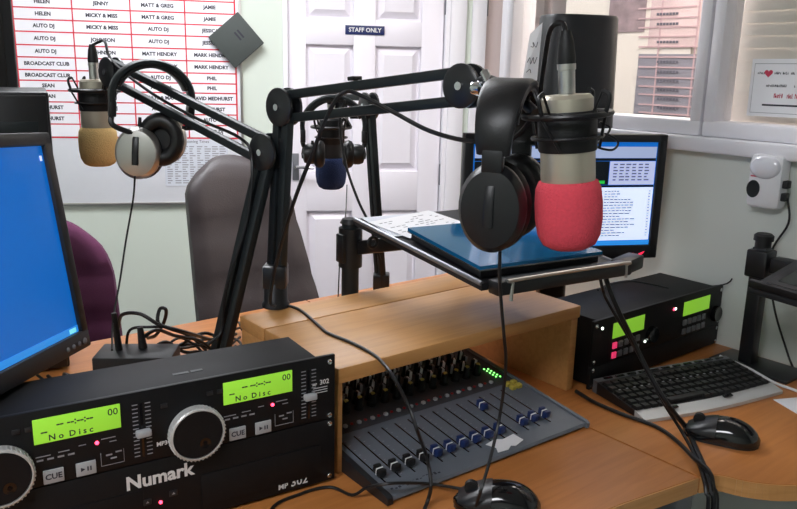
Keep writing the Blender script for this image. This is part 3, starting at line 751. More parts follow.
tb = thing('tablet', 'dark glossy tablet resting on the tray beside the window wall', 'tablet', st.location + Vector((0, 0, .23)), 39)
ti = rel(tb) @ Matrix.Translation(st.location) @ RZ(39) @ Mt
MB(ti).rng(-.14, .05, -.31, -.02, .0125, .022, .003).build('body', 'black_plastic', tb)
MB(ti).rng(-.125, .038, -.295, -.035, .0221, .0226).build('screen', 'black_gloss', tb)

# ================================================================== KEYBOARD, MICE
ka, kb, kc = zat(592, 383, DZ+.012), zat(720, 357, DZ+.012), zat(640, 418, DZ+.012)
kdir = math.degrees(math.atan2((kb-ka).y, (kb-ka).x))
ko_ = zat(640, 419, DZ+.004)
kd = thing('keyboard', 'black multimedia keyboard with a silver palm edge beside the right-hand mouse', 'keyboard', (ko_.x+.006, ko_.y-.008, DZ), kdir-2)
KW, KD = .345, .148; kd.scale = (.95, .93, 1)
def curved(y, x): return y-.012*math.sin(math.pi*x/KW)
def kslab(y0, y1, z0, z1, zb, n=14):
    vs = []; fs = []
    for i in range(n+1):
        x = KW*i/n; f = math.sin(math.pi*i/n)
        ya = y0-.010*f if y0 < .03 else y0+.004*f; yb = y1+.004*f if y1 > .1 else y1-.008*f
        vs += [(x, ya, zb), (x, yb, zb), (x, yb, z1), (x, ya, z0)]
    for i in range(n):
        o_ = i*4
        for j in range(4): fs.append((o_+j, o_+(j+1) % 4, o_+4+(j+1) % 4, o_+4+j))
    fs += [(0, 3, 2, 1), (n*4, n*4+1, n*4+2, n*4+3)]
    return MB().add(vs, fs)
kslab(.028, .136, .012, .024, .002).build('key_bed', 'black_plastic', kd)
kslab(0, .0285, .006, .0122, .0).build('palm_edge', 'rim_silver', kd)
kslab(.1355, KD, .0245, .026, .002).build('rear_strip', 'grey_metal', kd)
for x in (.075, .21): MB().box((x, .014, .0105), (.022, .007, .003), .001, RX(10)).build('palm_button', 'black_gloss', kd)
for i in range(11): MB().rng(.02+i*.029, .04+i*.029, .1385, .1445, .0258, .0275, .0006).build('media_key', 'black_gloss', kd)
key = None
for j in range(6):
    nk = 19; y = .036+j*.0172-.003
    for i in range(nk):
        x = .009+i*.0176+(j % 2)*.002
        if j == 0 and 4 <= i <= 8: continue
        z = .0125+(y-.028)*.11
        M = T(x, y-.006*math.sin(math.pi*x/KW)*(1-j/6), z)
        if key is None:
            key = MB().add([(-.0076, -.0074, 0), (.0076, -.0074, 0), (.0076, .0074, 0), (-.0076, .0074, 0), (-.006, -.0058, .0055), (.006, -.0058, .0055), (.006, .006, .0055), (-.006, .006, .0055)], fq).build('key', 'rubber', kd)
            kme = key.data; key.matrix_local = M
        else: child('key', kme, kd, M)
MB().rng(.082, .172, .026, .040, .0128, .019, .001).build('space_bar', 'rubber', kd)
pr_ = MB()
for i in range(16): pr_.rng(.012+i*.0176, .017+i*.0176, .0355+.0172*3, .0385+.0172*3, .0252, .0256)
pr_.build('key_print', 'grey_print', kd)['kind'] = 'stuff'
def mouse(name, label, c, deg, Lm=.116, Wm=.064, Hm=.038):
    r = thing(name, label, 'mouse', (c.x, c.y, DZ), deg, 'computer mice')
    def shell(f0, f1, grow, zlo, n=20, m=14):
        vs = []; fs = []
        for i in range(n+1):
            t = f0+(f1-f0)*i/n; x = (t-.5)*Lm
            prof = (max(0, 1-abs(2*t-1)**2.6))**.5
            hw = Wm/2*max(prof, .12)*(1+.06*math.cos(2*math.pi*t))*grow; hh = Hm*max(.1, math.sin(math.pi*(.06+.9*t**.8))**.7)*grow
            for k in range(m+1):
                a = math.pi*k/m; vs.append((x, math.cos(a)*hw, zlo+math.sin(a)**.75*(hh-zlo)))
        for i in range(n):
            for k in range(m): q_ = i*(m+1)+k; fs.append((q_, q_+1, q_+m+2, q_+m+1))
        fs += [tuple(range(m+1)), tuple(n*(m+1)+k for k in range(m+1))[::-1]]
        fs.append(tuple([i*(m+1) for i in range(n+1)]+[i*(m+1)+m for i in range(n, -1, -1)]))
        return vs, fs
    MB().add(*shell(0, 1, 1, .004)).build('shell', 'black_gloss', r)
    MB().add(*shell(0.01, .99, .97, .0)).build('base', 'black_plastic', r)
    MB().add(*shell(.56, .95, 1.018, .012)).build('button_cover', 'black_plastic', r)
    MB().cyl((Lm*.3, -.004, Hm*.72), (Lm*.3, .004, Hm*.72), .009, n=18).build('scroll_wheel', 'rubber', r)
    return r
m1c = Vector((.139, .937, 0)); mouse('mouse', 'glossy black mouse on the open desk in front of the mixing console', m1c, 172)
m2c = (zat(684, 424, DZ+.012)+zat(760, 440, DZ+.012))/2; mouse('mouse', 'glossy black mouse beside the silver palm edge of the keyboard', m2c, 153)
# papers on the wing desk
M = Matrix.Translation(zat(793, 406, DZ+.0006)) @ RZ(14)
sh = MB(M).rng(-.017, .1, -.03, .03, 0, .0009).build('paper_slip', 'paper'); tag(sh, 'small white paper slip on the wing desk past the right-hand mouse', 'paper')
cb = [zat(720, 356, DZ+.0105), zat(748, 368, DZ+.0105), zat(775, 383, DZ+.004), zat(797, 391, DZ+.004), zat(850, 412, DZ+.004)]
tag(MB().tube(cb, .0028).build('white_cord', 'white_cable'), 'thin white cord running along the keyboard end across the wing desk', 'cord')

# ================================================================== WALL THINGS
nbd = thing('notice_board', 'white notice board with a red-lined programme schedule of name cards', 'notice board', MW @ Vector((-1.05, -.001, .87)), 10.8)
ox, oz = -1.05, .87
MB().rng(-.52, .497, -.014, 0, .008, 1.1, .001).build('board_surface', 'board_white', nbd)
MB().rng(-.53, .505, -.02, 0, 0, .011, .002).rng(-.53, .505, -.02, 0, 1.097, 1.108, .002).rng(-.53, -.519, -.02, 0, 0, 1.108, .002).rng(.494, .505, -.02, 0, 0, 1.108, .002).build('board_frame', 'silver', nbd)
cx = [-1.475, -1.242, -1.008, -.783, -.573]
rz_ = [1.905, 1.856, 1.807, 1.757, 1.707, 1.659, 1.61, 1.556, 1.506, 1.454, 1.41, 1.368, 1.321, 1.274, 1.227, 1.171]
MB().rng(cx[0]-ox-.004, cx[-1]-ox+.004, -.0155, -.0141, rz_[-1]-oz-.004, rz_[0]-oz+.004).build('red_backing', 'red_sheet', nbd)
names = [
 ['HELEN', 'HELEN', 'HELEN', 'HELEN', 'HELEN', 'AUTO DJ', 'AUTO DJ', 'AUTO DJ', 'BROADCAST CLUB', 'BROADCAST CLUB', 'SEAN', 'SEAN', 'MEDHURST', 'MEDHURST', '', ''],
 ['JENNY', 'JENNY', 'JENNY', 'JENNY', 'MICKY & MISS', 'MICKY & MISS', 'JOHNSON', 'JOHNSON', 'JOHNSON', 'AUTO DJ', 'AUTO DJ', 'AUTO DJ', 'AUTO DJ', '', ''],
 ['MATT & GREG', 'MATT & GREG', 'MATT & GREG', 'MATT & GREG', 'MATT & GREG', 'AUTO DJ', 'AUTO DJ', 'MATT HENDRY', 'MATT HENDRY', 'AUTO DJ', 'AUTO DJ', 'KATE & MAX', 'AUTO DJ', '', ''],
 ['JAMIE', 'JAMIE', 'JAMIE', 'JAMIE', 'JAMIE', 'JESSICA', 'JESSICA', 'MARK HENDRY', 'MARK HENDRY', 'PHIL', 'PHIL', 'DAVID MEDHURST', 'MEDHURST', 'AUTO DJ', 'AUTO DJ']]
for i in range(4):
    for j in range(15):
        x0, x1, z1, z0 = cx[i]-ox+.0028, cx[i+1]-ox-.0028, rz_[j]-oz-.0028, rz_[j+1]-oz+.0028
        o_ = MB().rng(x0, x1, -.0168, -.0156, z0, z1).build('schedule_card', 'card_white', nbd)
        if names[i][j]:
            tx = MB()
            tx.text(names[i][j], .021, T((x0+x1)/2, -.0171, (z0+z1)/2) @ FRONT, bold=.0009).build('lettering', 'ink', o_)
ps = thing('timetable_sheet', 'printed timetable sheet pinned under the red-lined schedule on the notice board', 'paper', MW @ Vector((-.755, -.0162, .955)), 10.8)
MB().rng(-.14, .138, -.001, 0, 0, .212).build('sheet', 'paper_blue', ps)
tx = MB().text('Listening Times', .018, T(.0, -.0012, .2) @ FRONT)
tx.build('heading', 'ink', ps)
tx = MB()
for j in range(17):
    for i in range(8): tx.rng(-.13+i*.033, -.13+i*.033+random.uniform(.012, .029), -.0013, -.001, .012+j*.0102, .0165+j*.0102)
tx.build('print', 'grey_print', ps)['kind'] = 'stuff'
gs = thing('grey_plaque', 'dark grey square plaque hung corner-up over the notice board edge', 'plaque', MW @ Vector((-.567, -.0225, 1.478)), 10.8)
MG = T(0, 0, .12) @ RY(45+4)
MB(MG).rng(-.085, .085, -.022, 0, -.085, .085, .004).build('plaque_body', 'grey_card', gs)
MB(MG).rng(-.03, .012, -.0224, -.0221, .012, .02).rng(-.03, .012, -.0224, -.0221, .028, .036).build('plaque_mark', 'ink', gs)

# white plug-in device under the window
dv = thing('wall_device', 'white wall-mounted alarm with a clear dome and dark oval speaker under the sill', 'alarm', W(UW, .741, 1.243), 39)
MB().rng(-.04, -.0005, -.036, .034, 0, .108, .012).build('body', 'device_white', dv)
MB().lathe([(.031, 0), (.030, .010), (.025, .02), (.015, .026), (.004, .028)], 28, T(-.0395, 0, .083) @ RY(-90) @ S(.75, 1, .32)).build('dome', 'dome_clear', dv)
MB().lathe([(.014, 0), (.014, .002), (.010, .001), (.003, .0015)], 24, T(-.0395, .018, .038) @ RY(-90) @ S(1.25, .95, 1)).build('speaker_grille', 'dark_steel', dv)
MB().rng(-.0412, -.04, .004, .026, .062, .0645).build('badge', 'ink_red', dv)
MB().rng(-.036, -.018, -.046, -.0355, .045, .06, .002).rng(-.036, -.018, -.046, -.0355, .02, .036, .002).build('plug', 'rubber', dv)
pc_ = [W(UW-.027, .695, 1.27), W(UW-.02, .69, 1.22), W(UW-.01, .72, 1.15), W(UW-.012, .70, 1.05), W(UW-.012, .66, .96), W(UW-.02, .64, DZ+.003)]
tag(MB().tube(pc_, .0022).build('power_cable', 'cable_black'), 'thin black cable hanging from the white wall alarm to the desk', 'cable')

# notice taped to the second pane (printed on its far side, so it reads reversed)
wn = thing('window_notice', 'white paper notice with a red heart taped inside the window pane', 'notice', W(UW+.021, .823, 1.42), 39)
MN = T(0, 0, 0) @ RZ(-90) @ RY(-.5)                # local x now runs along -v, facing -u
MB(MN).rng(0, .24, -.0012, 0, 0, .113).build('sheet', 'paper', wn)
ln = MB(MN).rng(.006, .236, -.0016, -.0012, .103, .1042).rng(.006, .0066, -.0016, -.0012, .007, .104).rng(.006, .236, -.0016, -.0012, .0065, .0075)
ln.build('border', 'grey_print', wn)
bd = MB(MN)
hx, hz = .036, .085
hp = [(hx+.0085*(16*math.sin(t)**3)/16, hz+.0085*(13*math.cos(t)-5*math.cos(2*t)-2*math.cos(3*t)-math.cos(4*t))/16) for t in [2*math.pi*k/28 for k in range(28)]]
MB(MN).add([(x, -.0016, z) for x, z in hp], [tuple(range(28))]).build('heart', 'ink_red', wn)
MIR = lambda x, z: T(x, -.0016, z) @ S(-1, 1, 1) @ FRONT
def marks(mb, x0, x1, z, h):
    x = x0
    while x < x1:
        q_ = random.uniform(.002, .004); hh = random.choice((h, h*.75))
        mb.rng(x, x+.0011, -.0016, -.0012, z, z+hh); mb.rng(x, x+q_*.7, -.0016, -.0012, z+random.choice((0, hh*.5, hh-.001)), z+random.choice((.001, hh*.5+.001))); x += q_
        if random.random() < .15: x += .003
mk = MB(MN); marks(mk, .014, .027, .083, .005); marks(mk, .048, .22, .083, .005); marks(mk, .034, .075, .0585, .005); marks(mk, .09, .2, .0585, .005)
mk.rng(.03, .23, -.0016, -.0012, .021, .0245).build('print', 'ink', wn)['kind'] = 'stuff'
mk = MB(MN); marks(mk, .052, .07, .037, .009); marks(mk, .078, .13, .037, .009); mk.build('red_print', 'ink_red', wn)['kind'] = 'stuff'

# ================================================================== CHAIRS
def chair(name, label, c, face, seat_z, bw_lo, bw_hi, z_lo, z_hi, lean, m, rad):
    r = thing(name, label, 'chair', (c[0], c[1], 0), face)      # local -y is the way the sitter faces
    nx, nz = 14, 16; H = z_hi-z_lo
    vs = []; fs = []
    def pt(i, j, side):
        t = j/nz; s_ = 2*i/nx-1
        w_ = bw_lo+(bw_hi-bw_lo)*t
        cr = 1-(max(0, (t-(1-rad))/rad))**2.2*.42 if t > 1-rad else 1
        if t < .06: cr *= .94
        x = s_*w_/2*cr
        z = z_lo+H*t-(.0 if t < 1 else 0)-(H*.06*abs(s_)**2.5 if t > .8 else 0)*(t-.8)/.2 if t > .8 else z_lo+H*t
        edge = (1-abs(s_)**4)*(1-abs(2*t-1)**8)
        y = .11+lean*t+.03*s_*s_*-1
        th = .012+.028*edge**.5
        groove = .006*(1 if j in (5, 10) else 0)
        return (x, y+side*(th-groove if side < 0 else th), z)
    for side in (-1, 1):
        for j in range(nz+1):
            for i in range(nx+1): vs.append(pt(i, j, side))
    N = (nx+1)*(nz+1)
    for j in range(nz):
        for i in range(nx):
            q_ = j*(nx+1)+i; fs.append((q_, q_+1, q_+nx+2, q_+nx+1)); fs.append((N+q_, N+q_+nx+1, N+q_+nx+2, N+q_+1))
    ring = [i for i in range(nx+1)]+[j*(nx+1)+nx for j in range(1, nz+1)]+[nz*(nx+1)+i for i in range(nx-1, -1, -1)]+[j*(nx+1) for j in range(nz-1, 0, -1)]
    for k in range(len(ring)): a_, b_ = ring[k], ring[(k+1) % len(ring)]; fs.append((a_, N+a_, N+b_, b_))
    MB().add(vs, fs).build('backrest', m, r, 60)
    MB().box((0, -.16, seat_z), (bw_lo*1.12, .44, .085), .035, seg=4).build('seat', m, r, 60)
    MB().tube([(0, .03, seat_z-.05), (0, .12, seat_z-.04), (0, .15, seat_z+.08), (0, .14+lean*.3, z_lo+H*.25)], .02, 10).build('back_support', 'black_plastic', r)
    for sx in (-1, 1): MB().tube([(sx*bw_lo*.5, -.02, seat_z-.03), (sx*bw_lo*.62, -.02, seat_z+.0), (sx*bw_lo*.62, -.03, seat_z+.17), (sx*bw_lo*.62, -.2, seat_z+.19), (sx*bw_lo*.62, -.26, seat_z+.16)], .016, 10).build('armrest', 'black_plastic', r)
    MB().cyl((0, -.14, .1), (0, -.14, seat_z-.04), .028).build('gas_lift', 'black_metal', r)
    MB().lathe([(.05, .07), (.05, .11), (.03, .13)], 20, T(0, -.14, 0)).build('hub', 'black_plastic', r)
    for k in range(5):
        a_ = 2*math.pi*k/5+.3; e_ = (math.cos(a_)*.25, -.14+math.sin(a_)*.25)
        MB().bar((0, -.14, .1), (e_[0], e_[1], .075), .045, .03, (0, 0, 1), .006).build('base_leg', 'black_plastic', r)
        MB().cyl((e_[0]-.02, e_[1], .028), (e_[0]+.02, e_[1], .028), .028).cyl((e_[0], e_[1], .04), (e_[0], e_[1], .08), .008).build('castor', 'rubber', r)
    return r
q = at(258, 240, 2.22)
chair('office_chair', 'high-backed dark brown leather office chair behind the desk by the door', (q.x+.08, q.y-.14), 36, .52, .40, .30, .72, at(235, 160, 2.22).z, .21, 'leather_brown', .22)
q = at(48, 280, 2.05)
chair('office_chair', 'purple fabric office chair behind the desk near the blue-desktop monitor', (q.x-.03, q.y-.1), 8, .5, .47, .38, .68, at(60, 226, 2.05).z, .10, 'fabric_purple', .45)

# ================================================================== BOOM ARMS
def boom(name, label, base, joint, end, base_z, plate='round', lower_sep=.011, upper_sep=.0185):
    base, joint, end = Vector(base), Vector(joint), Vector(end)
    r = thing(name, label, 'boom arm', (base.x, base.y, base_z), 0); i = rel(r)
    hd = Vector((end.x-joint.x, end.y-joint.y, 0)).normalized(); n = Vector((hd.y, -hd.x, 0))      # across the arm
    if n.dot(joint-CAM) > 0: n = -n
    bz = Vector((base.x, base.y, base_z))
    MB(i).lathe([(.024, 0), (.024, .006), (.021, .010), (.02, .05), (.017, .055)], 26, Matrix.Translation(bz)).build('base_clamp', 'black_metal', r)
    lo = bz+Vector((0, 0, .03)); ld = (joint-lo).normalized(); pp = ld.cross(n).normalized()
    for k in (-1, 1): MB(i).bar(lo+pp*k*lower_sep, joint+pp*k*lower_sep, .0155, .015, n, .002).build('lower_rail', 'dark_steel', r)
    MB(i).rng(-.02, .02, -.02, .02, 0, .04, .004, Matrix.Translation(bz+Vector((0, 0, .035)))).build('base_bracket', 'black_metal', r)
    ud = (end-joint).normalized(); up_ = ud.cross(n).normalized()
    for k in (-1, 1): MB(i).bar(joint+up_*k*upper_sep, end+up_*k*upper_sep, .0145, .0135, n, .002).build('upper_rail', 'dark_steel', r)
    for p_, rr in ((joint, .031), (end, .029)):
        for k in (-1, 1):
            M = mono(n.cross(Vector((0, 0, 1))), Vector((0, 0, 1)), n, p_+n*(k*.011))
            j_ = MB(i).lathe([(rr, -.003), (rr, .002), (rr*.85, .0045), (.004, .0045)] if k > 0 else [(.004, -.0045), (rr*.85, -.0045), (rr, -.002), (rr, .003)], 28, M).build('joint_plate', 'black_metal', r)
        MB(i).cyl(p_-n*.017, p_+n*.0185, .0055, n=12).build('joint_bolt', 'chrome', r)
    for f in (.45,):
        c_ = joint+(end-joint)*f
        MB(i).bar(c_+up_*(-upper_sep-.011)-ud*.006, c_+up_*(-upper_sep-.011)+ud*.006, .006, .02, n, .001).build('cable_clip', 'black_plastic', r)
    return r, n
def mic(name, label, foot, foam, tilt=None, bm='champagne'):
    """large condenser microphone hung head-down in a spider shock mount; foot = lowest point of the foam"""
    r = thing(name, label, 'microphone', foot, 0)
    t = tilt or Matrix.Identity(4)
    MB(t).lathe([(.004, 0), (.022, .001), (.031, .006), (.0365, .017), (.039, .035), (.0392, .055), (.0375, .072), (.034, .080), (.030, .081)], 36).build('windscreen', foam, r, 70)
    MB(t).lathe([(.028, .075), (.0305, .079), (.0312, .083), (.0312, .117)], 36).build('body', bm, r)
    MB(t).lathe([(.0325, .115), (.0335, .117), (.0335, .158), (.0325, .16)], 32).build('mount_sleeve', 'rubber', r)
    MB(t).lathe([(.0295, .158), (.0295, .174), (.026, .178), (.010, .179)], 32).build('body_end', bm, r)
    MB(t).lathe([(.0095, .178), (.0095, .205), (.0105, .206), (.0105, .212)], 20).build('plug', 'silver', r)
    MB(t).lathe([(.0100, .211), (.0105, .218), (.0085, .236), (.0055, .248)], 20).build('strain_relief', 'rubber', r)
    ho = MB(t).torus(.049, .0035, T(0, 0, .156), 36, 8).torus(.040, .002, T(0, 0, .131), 32, 6).build('shock_ring', 'black_plastic', r)
    for k in range(4):
        a_ = math.pi/4+k*math.pi/2; c_, s_ = math.cos(a_), math.sin(a_)
        MB(t).tube([(c_*.049, s_*.049, .156), (c_*.054, s_*.054, .176), (c_*.046, s_*.046, .182)], .0026, 8).tube([(c_*.046, s_*.046, .182), (c_*.034, s_*.034, .158)], .0016, 6, 1).build('spring_post', 'black_plastic', ho)
        b_ = a_+.35; MB(t).tube([(c_*.049, s_*.049, .154), (math.cos(b_)*.036, math.sin(b_)*.036, .118)], .0018, 6, 1).build('elastic', 'rubber', ho)
    return r
def headphones(name, label, top, axis_deg, cup_m, band_m, size=1.0, lean=0, cup_r=.042, drop=.165, swivel=0, cup_x=.062, rise=0, bw=.036, oval=1.12):
    """hung by the band: 'top' is the underside of the band; ear axis = local x; cups may swivel on their yokes"""
    r = thing(name, label, 'headphones', Vector(top)-Vector((0, 0, (drop+cup_r)*size)), axis_deg); r.scale = (size,)*3
    B_ = T(0, 0, drop+cup_r) @ RY(lean)
    arc = [(.073*math.sin(t), 0, -.062+.067*math.cos(t)+.002) for t in [R(-104+208*k/28) for k in range(29)]]
    MB(B_).strip(arc, bw, .011, wend=bw*.7).build('headband', band_m, r)
    MB(B_).strip([(x*.92, 0, z*1.0-.007) for x, _, z in arc[5:24]], bw*.9, .008).build('band_padding', 'leather_black', r)
    for k in (-1, 1):
        x = k*.071; dr = drop-(rise if k > 0 else 0)
        C_ = B_ @ T(k*cup_x, 0, -dr) @ RZ(swivel) @ RY(90*k)
        xe = k*(cup_x+.012*math.cos(R(swivel))); ye = k*.012*math.sin(R(swivel))
        MB(B_).strip([(x, 0, -.072), (x*1.04, 0, -.10)], .018, .005).rng(x*1.01-.006, x*1.01+.006, -.013, .013, -.098, -.07, .002).tube([(x*1.03, 0, -.095), (x*.98, ye*.5, -.5*(.1+dr-cup_r)-.004), (xe, ye, -dr+cup_r*.8)], .0052, 8).build('slider', 'black_plastic', r)
        cu = MB(C_).lathe([(cup_r*.92, -.006), (cup_r, 0), (cup_r, .010), (cup_r*.86, .019), (cup_r*.5, .022), (.004, .0225)], 34, S(oval, 1, 1)).build('ear_cup', cup_m, r)
        MB(C_).strip([(-k*cup_r*1.0, 0, .012), (-k*cup_r*.6, 0, .0225), (0, 0, .0245), (k*cup_r*.5, 0, .0235)] if k < 0 else [(-cup_r, 0, .012), (-cup_r*.6, 0, .0225), (0, 0, .0245), (cup_r*.5, 0, .0235)], .012, .003).build('cup_strap', 'black_plastic', cu)
        MB(C_).torus(cup_r*.72, .0135, T(0, 0, -.016) @ S(oval, 1, 1), 30, 10).build('ear_cushion', 'leather_black', r)
        MB(C_).lathe([(cup_r*.8, -.012), (cup_r*.8, -.008), (.004, -.008)], 24, S(oval*.98, 1, 1)).build('driver_cover', 'rubber', r)
        if k < 0: MB(C_).cyl((cup_r*1.08, 0, 0), (cup_r*1.55, 0, 0), .0045, .003, n=10).build('cable_boot', 'rubber', r)
    return r
CAB = 'cable_black'
def cable(label, pts, r=.0024, name='cable', m=CAB, n=6):
    return tag(MB().tube(pts, r, 7, n).build(name, m), label, 'cable')

# --- arm carrying the yellow-foam microphone
j1, e1 = at(267, 152, 1.3), at(112, 72, 1.6)
b1 = at(213, 372, 1.27); b1.z = DZ
a1, n1 = boom('boom_arm', 'black double-rail boom arm holding the yellow-foam microphone', b1, j1, e1, DZ)
f1 = at(100, 166, 1.64)
mi1 = mic('studio_microphone', 'silver studio microphone with a yellow foam windscreen in front of the notice board', f1, 'foam_yellow')
i = rel(a1)
MB(i).tube([e1, e1+Vector((-.02, .02, .004)), f1+Vector((.03, -.02, .19)), f1+Vector((.03, -.015, .16)), f1+Vector((.042, -.022, .156))], .006, 8).build('mount_bracket', 'black_metal', a1)
hp1t = at(153, 66, 1.5)
headphones('headphones', 'headphones with silver ear cups and a grey band hung over the left boom arm', hp1t, 28, 'silver', 'dark_steel', 1.0, 4, .043, .163, 62, .022, .028, .04, 1.15)
# --- arm carrying the red-foam microphone, standing on the bridge
b2 = zat(276, 306, DZ+BH); j2, e2 = at(284, 107, b2.y), at(466, 86, 1.05)
a2, n2 = boom('boom_arm', 'black double-rail boom arm on the bridge shelf holding the red-foam microphone', b2, j2, e2, DZ+BH)
f2 = at(569, 248, .9)
mi2 = mic('studio_microphone', 'silver studio microphone with a red foam windscreen in front of the playlist screen', f2, 'foam_red', RY(-5))
i = rel(a2)
kn_ = MB(i).tube([e2+Vector((.012, -.012, .0)), at(488, 80, 1.0), at(515, 95, .955), at(535, 113, .93)], .007, 10).build('mount_bracket', 'black_metal', a2)
MB(i).lathe([(.009, 0), (.010, .004), (.010, .014), (.006, .018)], 16, mono(Vector((.7, .7, 0)), Vector((0, 0, 1)), Vector((.7, -.7, 0)), at(474, 88, 1.02))).build('clamp_knob', 'chrome', a2)
MB(i).cyl(at(484, 72, 1.0), at(490, 84, .99), .006, n=12).build('clamp_lever', 'chrome', a2)
hp2t = at(512, 88, .955)
headphones('headphones', 'black leather headphones hung beside the red-foam microphone', hp2t, 68, 'black_plastic', 'leather_black', .96, 0, .042, .142, 0, .058, 0, .058, 1.3)
# --- far arm with the blue-foam microphone
b3 = at(381, 300, 1.86); b3.z = DZ; j3, e3 = at(369, 106, 1.84), at(338, 104, 2.0)
a3, n3 = boom('boom_arm', 'black double-rail boom arm at the rear of the desk holding the blue-foam microphone', b3, j3, e3, DZ)
f3 = at(331, 189, 1.97)
mic('studio_microphone', 'dark studio microphone with a blue foam windscreen in front of the white door', f3, 'foam_blue', None, 'black_satin')
MB(rel(a3)).tube([e3, e3+Vector((-.01, 0, -.01)), f3+Vector((.03, 0, .185)), f3+Vector((.048, 0, .156))], .006, 8).build('mount_bracket', 'black_metal', a3)
headphones('headphones', 'thin-framed dark headphones hung around the blue-foam microphone by the door', at(334, 100, 1.8), 8, 'black_plastic', 'dark_steel', .98, 0, .02, .125, 0, .05, 0, .03, 1.2)

# ================================================================== CABLES
def top_of(f, z): return f+Vector((0, 0, z))
cable('black microphone cable from the yellow-foam microphone along its boom arm', [top_of(f1, .246), at(99, 42, 1.64), at(105, 42, 1.62), at(113, 62, 1.58), at(150, 92, 1.5), at(196, 118, 1.42), at(240, 138, 1.34), at(252, 160, 1.29), at(247, 220, 1.28), at(226, 290, 1.27), at(222, 330, 1.27), at(208, 345, 1.25)], .0028)
cable('grey headphone cable hanging from the silver headphones to the router', [at(135, 176, 1.44), at(133, 200, 1.44), at(126, 240, 1.42), at(120, 280, 1.38), at(113, 320, 1.3), at(112, 350, 1.2)], .0018)
cable('black microphone cable looping from the red-foam microphone back along its boom arm', [f2+Vector((-.0215, 0, .245)), f2+Vector((-.026, .004, .255)), f2+Vector((-.037, .012, .248)), at(543, 70, .95), at(536, 110, .97), at(510, 140, 1.0), at(470, 141, 1.02), at(430, 131, 1.05), at(395, 113, 1.1), at(362, 96, 1.14), at(345, 92, 1.15), at(330, 110, 1.16), at(310, 160, 1.18), at(293, 205, 1.2), at(277, 260, 1.24), at(270, 300, 1.25), at(276, 306, 1.25)], .0032)
cable('black cable hanging from the rear boom arm to the laptop tray', [at(345, 100, 1.75), at(340, 125, 1.75), at(346, 165, 1.72), at(358, 200, 1.68), at(370, 226, 1.66), at(380, 260, 1.66)], .003)
cable('thin cable hanging from the blue-foam microphone headphones down behind the stand', [at(347, 185, 1.78), at(346, 210, 1.7), at(344, 228, 1.6), at(340, 260, 1.5), at(338, 300, 1.5)], .0014)
# over the bridge and mixer
cable('black cable lying over the bridge shelf and hanging down over the mixer faders', [zat(283, 304, DZ+BH+.004), zat(300, 310, DZ+BH+.003), zat(318, 325, DZ+BH+.003), zat(328, 333, DZ+BH+.003), zat(350, 342, DZ+BH+.003), zat(366, 350, DZ+BH+.003), zat(379, 359, DZ+BH+.002), at(392, 375, 1.0), at(408, 405, .985), at(417, 430, .95), zat(426, 455, DZ+.045), zat(431, 482, DZ+.04), zat(428, 500, DZ+.012), zat(420, 520, DZ+.004), W(.5, .6, DZ+.004), W(.49, .562, DZ-.01), W(.49, .558, DZ-.1), W(.5, .56, .5)], .0026)
cable('black headphone cable hanging from the black headphones across the mixer to the desk', [at(500, 249, .9), at(500, 285, .905), at(504, 335, .92), at(506, 362, .95), at(503, 395, .97), at(498, 425, .97), at(490, 460, .935), at(481, 490, .9), zat(474, 515, DZ+.003), W(.6, .59, DZ+.003), W(.59, .561, DZ-.01), W(.585, .557, DZ-.1), W(.58, .56, .5)], .0022)
cable('black mouse cable curving from the front mouse past the mixer corner', [zat(462, 489, DZ+.014), zat(430, 484, DZ+.012), zat(405, 483, DZ+.03), zat(385, 484, DZ+.034), zat(366, 488, DZ+.02), zat(352, 495, DZ+.004), zat(330, 487, DZ+.003), zat(300, 494, DZ+.003), zat(270, 512, DZ+.003), W(.4, .7, DZ+.003), W(.36, .6, DZ+.003), W(.355, .56, DZ-.01), W(.35, .557, DZ-.1), W(.35, .56, .5)], .0022)
cable('thick black cable falling from the laptop tray over the keyboard to the desk joint', [at(604, 272, 1.215), at(609, 288, 1.2), at(618, 310, 1.19), at(635, 345, 1.2), at(650, 375, 1.18), at(668, 405, 1.15), zat(686, 428, DZ+.006), zat(699, 455, DZ+.004), zat(707, 474, DZ+.004), at(711, 490, 1.005), at(712, 530, 1.0), Vector((at(712, 530, 1.0).x+.005, at(712, 530, 1.0).y, .45)), Vector((at(712, 530, 1.0).x+.01, at(712, 530, 1.0).y+.05, .02))], .0042)
cable('second black cable beside the tray cable falling over the desk edge', [at(599, 272, 1.215), at(603, 290, 1.22), at(609, 304, 1.25), at(640, 357, 1.24), at(662, 400, 1.18), zat(682, 432, DZ+.004), zat(697, 460, DZ+.004), zat(703, 477, DZ+.004), at(706, 492, 1.0), at(706, 530, .995), Vector((at(706, 530, .995).x+.005, at(706, 530, .995).y, .45)), Vector((at(706, 530, .995).x+.01, at(706, 530, .995).y+.05, .02))], .0028)
cable('black cable running flat from the rack player under the keyboard corner to the desk edge', [zat(576, 391, DZ+.004), zat(584, 396, DZ+.004), zat(596, 403, DZ+.004), zat(622, 414, DZ+.004), zat(655, 426, DZ+.004), zat(676, 440, DZ+.004), zat(694, 458, DZ+.011), zat(708, 470, DZ+.012), at(713, 486, 1.015), at(715, 530, 1.01), Vector((at(715, 530, 1.01).x+.005, at(715, 530, 1.01).y, .45)), Vector((at(715, 530, 1.01).x+.01, at(715, 530, 1.01).y+.05, .02))], .0034)
cable('thin black cable from the rack player curving up the window wall', [W(1.53, .95, DZ+.1), at(722, 285, 1.6), at(735, 272, 1.62), at(748, 262, 1.63)], .0016)
cable('black cable bowing behind the rack player below the widescreen monitor', [at(598, 290, 1.36), at(610, 284, 1.42), at(630, 281, 1.48), at(650, 284, 1.52), at(668, 288, 1.55)], .002)
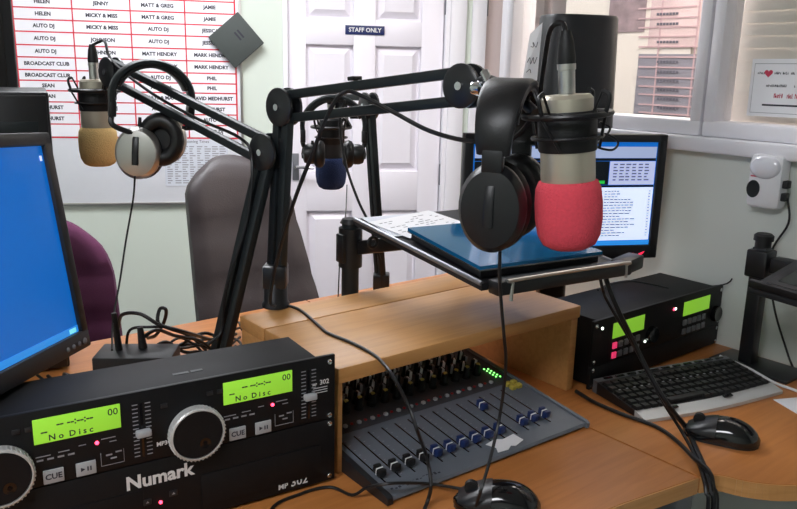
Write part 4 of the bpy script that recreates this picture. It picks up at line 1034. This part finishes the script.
cable('thin black cable looped on the shock mount in front of the widescreen monitor', [at(600, 122, .92), at(610, 128, .92), at(604, 138, .92), at(596, 146, .92), at(612, 150, .92), at(618, 142, .92), at(606, 134, .92), at(590, 136, .92)], .0014)
# tangle behind the front player
tg = [
 [(118, 330, .09), (122, 315, .13), (140, 314, .14), (160, 325, .12), (185, 332, .1), (205, 338, .06), (225, 345, .01)],
 [(126, 350, .06), (130, 330, .1), (150, 327, .11), (172, 328, .1), (200, 337, .07), (232, 342, .02)],
 [(148, 338, .05), (156, 335, .07), (164, 322, .1), (166, 310, .13), (160, 309, .13), (158, 322, .11), (168, 328, .09), (190, 336, .06), (206, 350, .01)],
 [(150, 355, .03), (170, 350, .03), (184, 343, .03), (200, 345, .02), (222, 352, .01), (236, 346, .01)],
 [(180, 358, .01), (176, 350, .02), (190, 344, .03), (210, 348, .02), (228, 357, .01), (238, 352, .01)],
 [(200, 340, .02), (216, 338, .02), (230, 330, .02), (238, 322, .02), (242, 330, .02)],
 [(122, 352, .05), (134, 348, .06), (142, 353, .06), (128, 356, .055), (118, 362, .05)],
 [(205, 355, .01), (215, 345, .01), (232, 338, .01), (241, 345, .01), (228, 350, .01)],
 [(176, 352, .01), (188, 340, .04), (205, 333, .05), (222, 338, .03), (236, 334, .02)],
 [(165, 346, .04), (180, 338, .05), (196, 346, .03), (208, 356, .01), (226, 348, .01), (240, 337, .01)],
 [(140, 340, .09), (156, 330, .1), (176, 336, .07), (198, 340, .05), (216, 352, .01)],
 [(160, 345, .05), (182, 348, .04), (206, 343, .03), (224, 333, .03), (239, 328, .02)],
 [(150, 350, .05), (166, 342, .06), (184, 352, .03), (200, 352, .02), (232, 356, .006)],
 [(36, 374, .01), (52, 386, .01), (66, 388, .01), (84, 386, .01)],
 [(48, 376, .008), (60, 386, .008), (72, 380, .02), (64, 374, .02), (80, 380, .01), (92, 388, .01)],
]
for k, t_ in enumerate(tg):
    cable('black cable in the tangle between the router and the left boom arm' if k < 13 else 'black cable looping out under the blue-desktop monitor', [zat(x, y, DZ+max(z, .006)) for x, y, z in t_], .0026 if k % 2 else .0034)['group'] = 'tangled cables behind the front player'
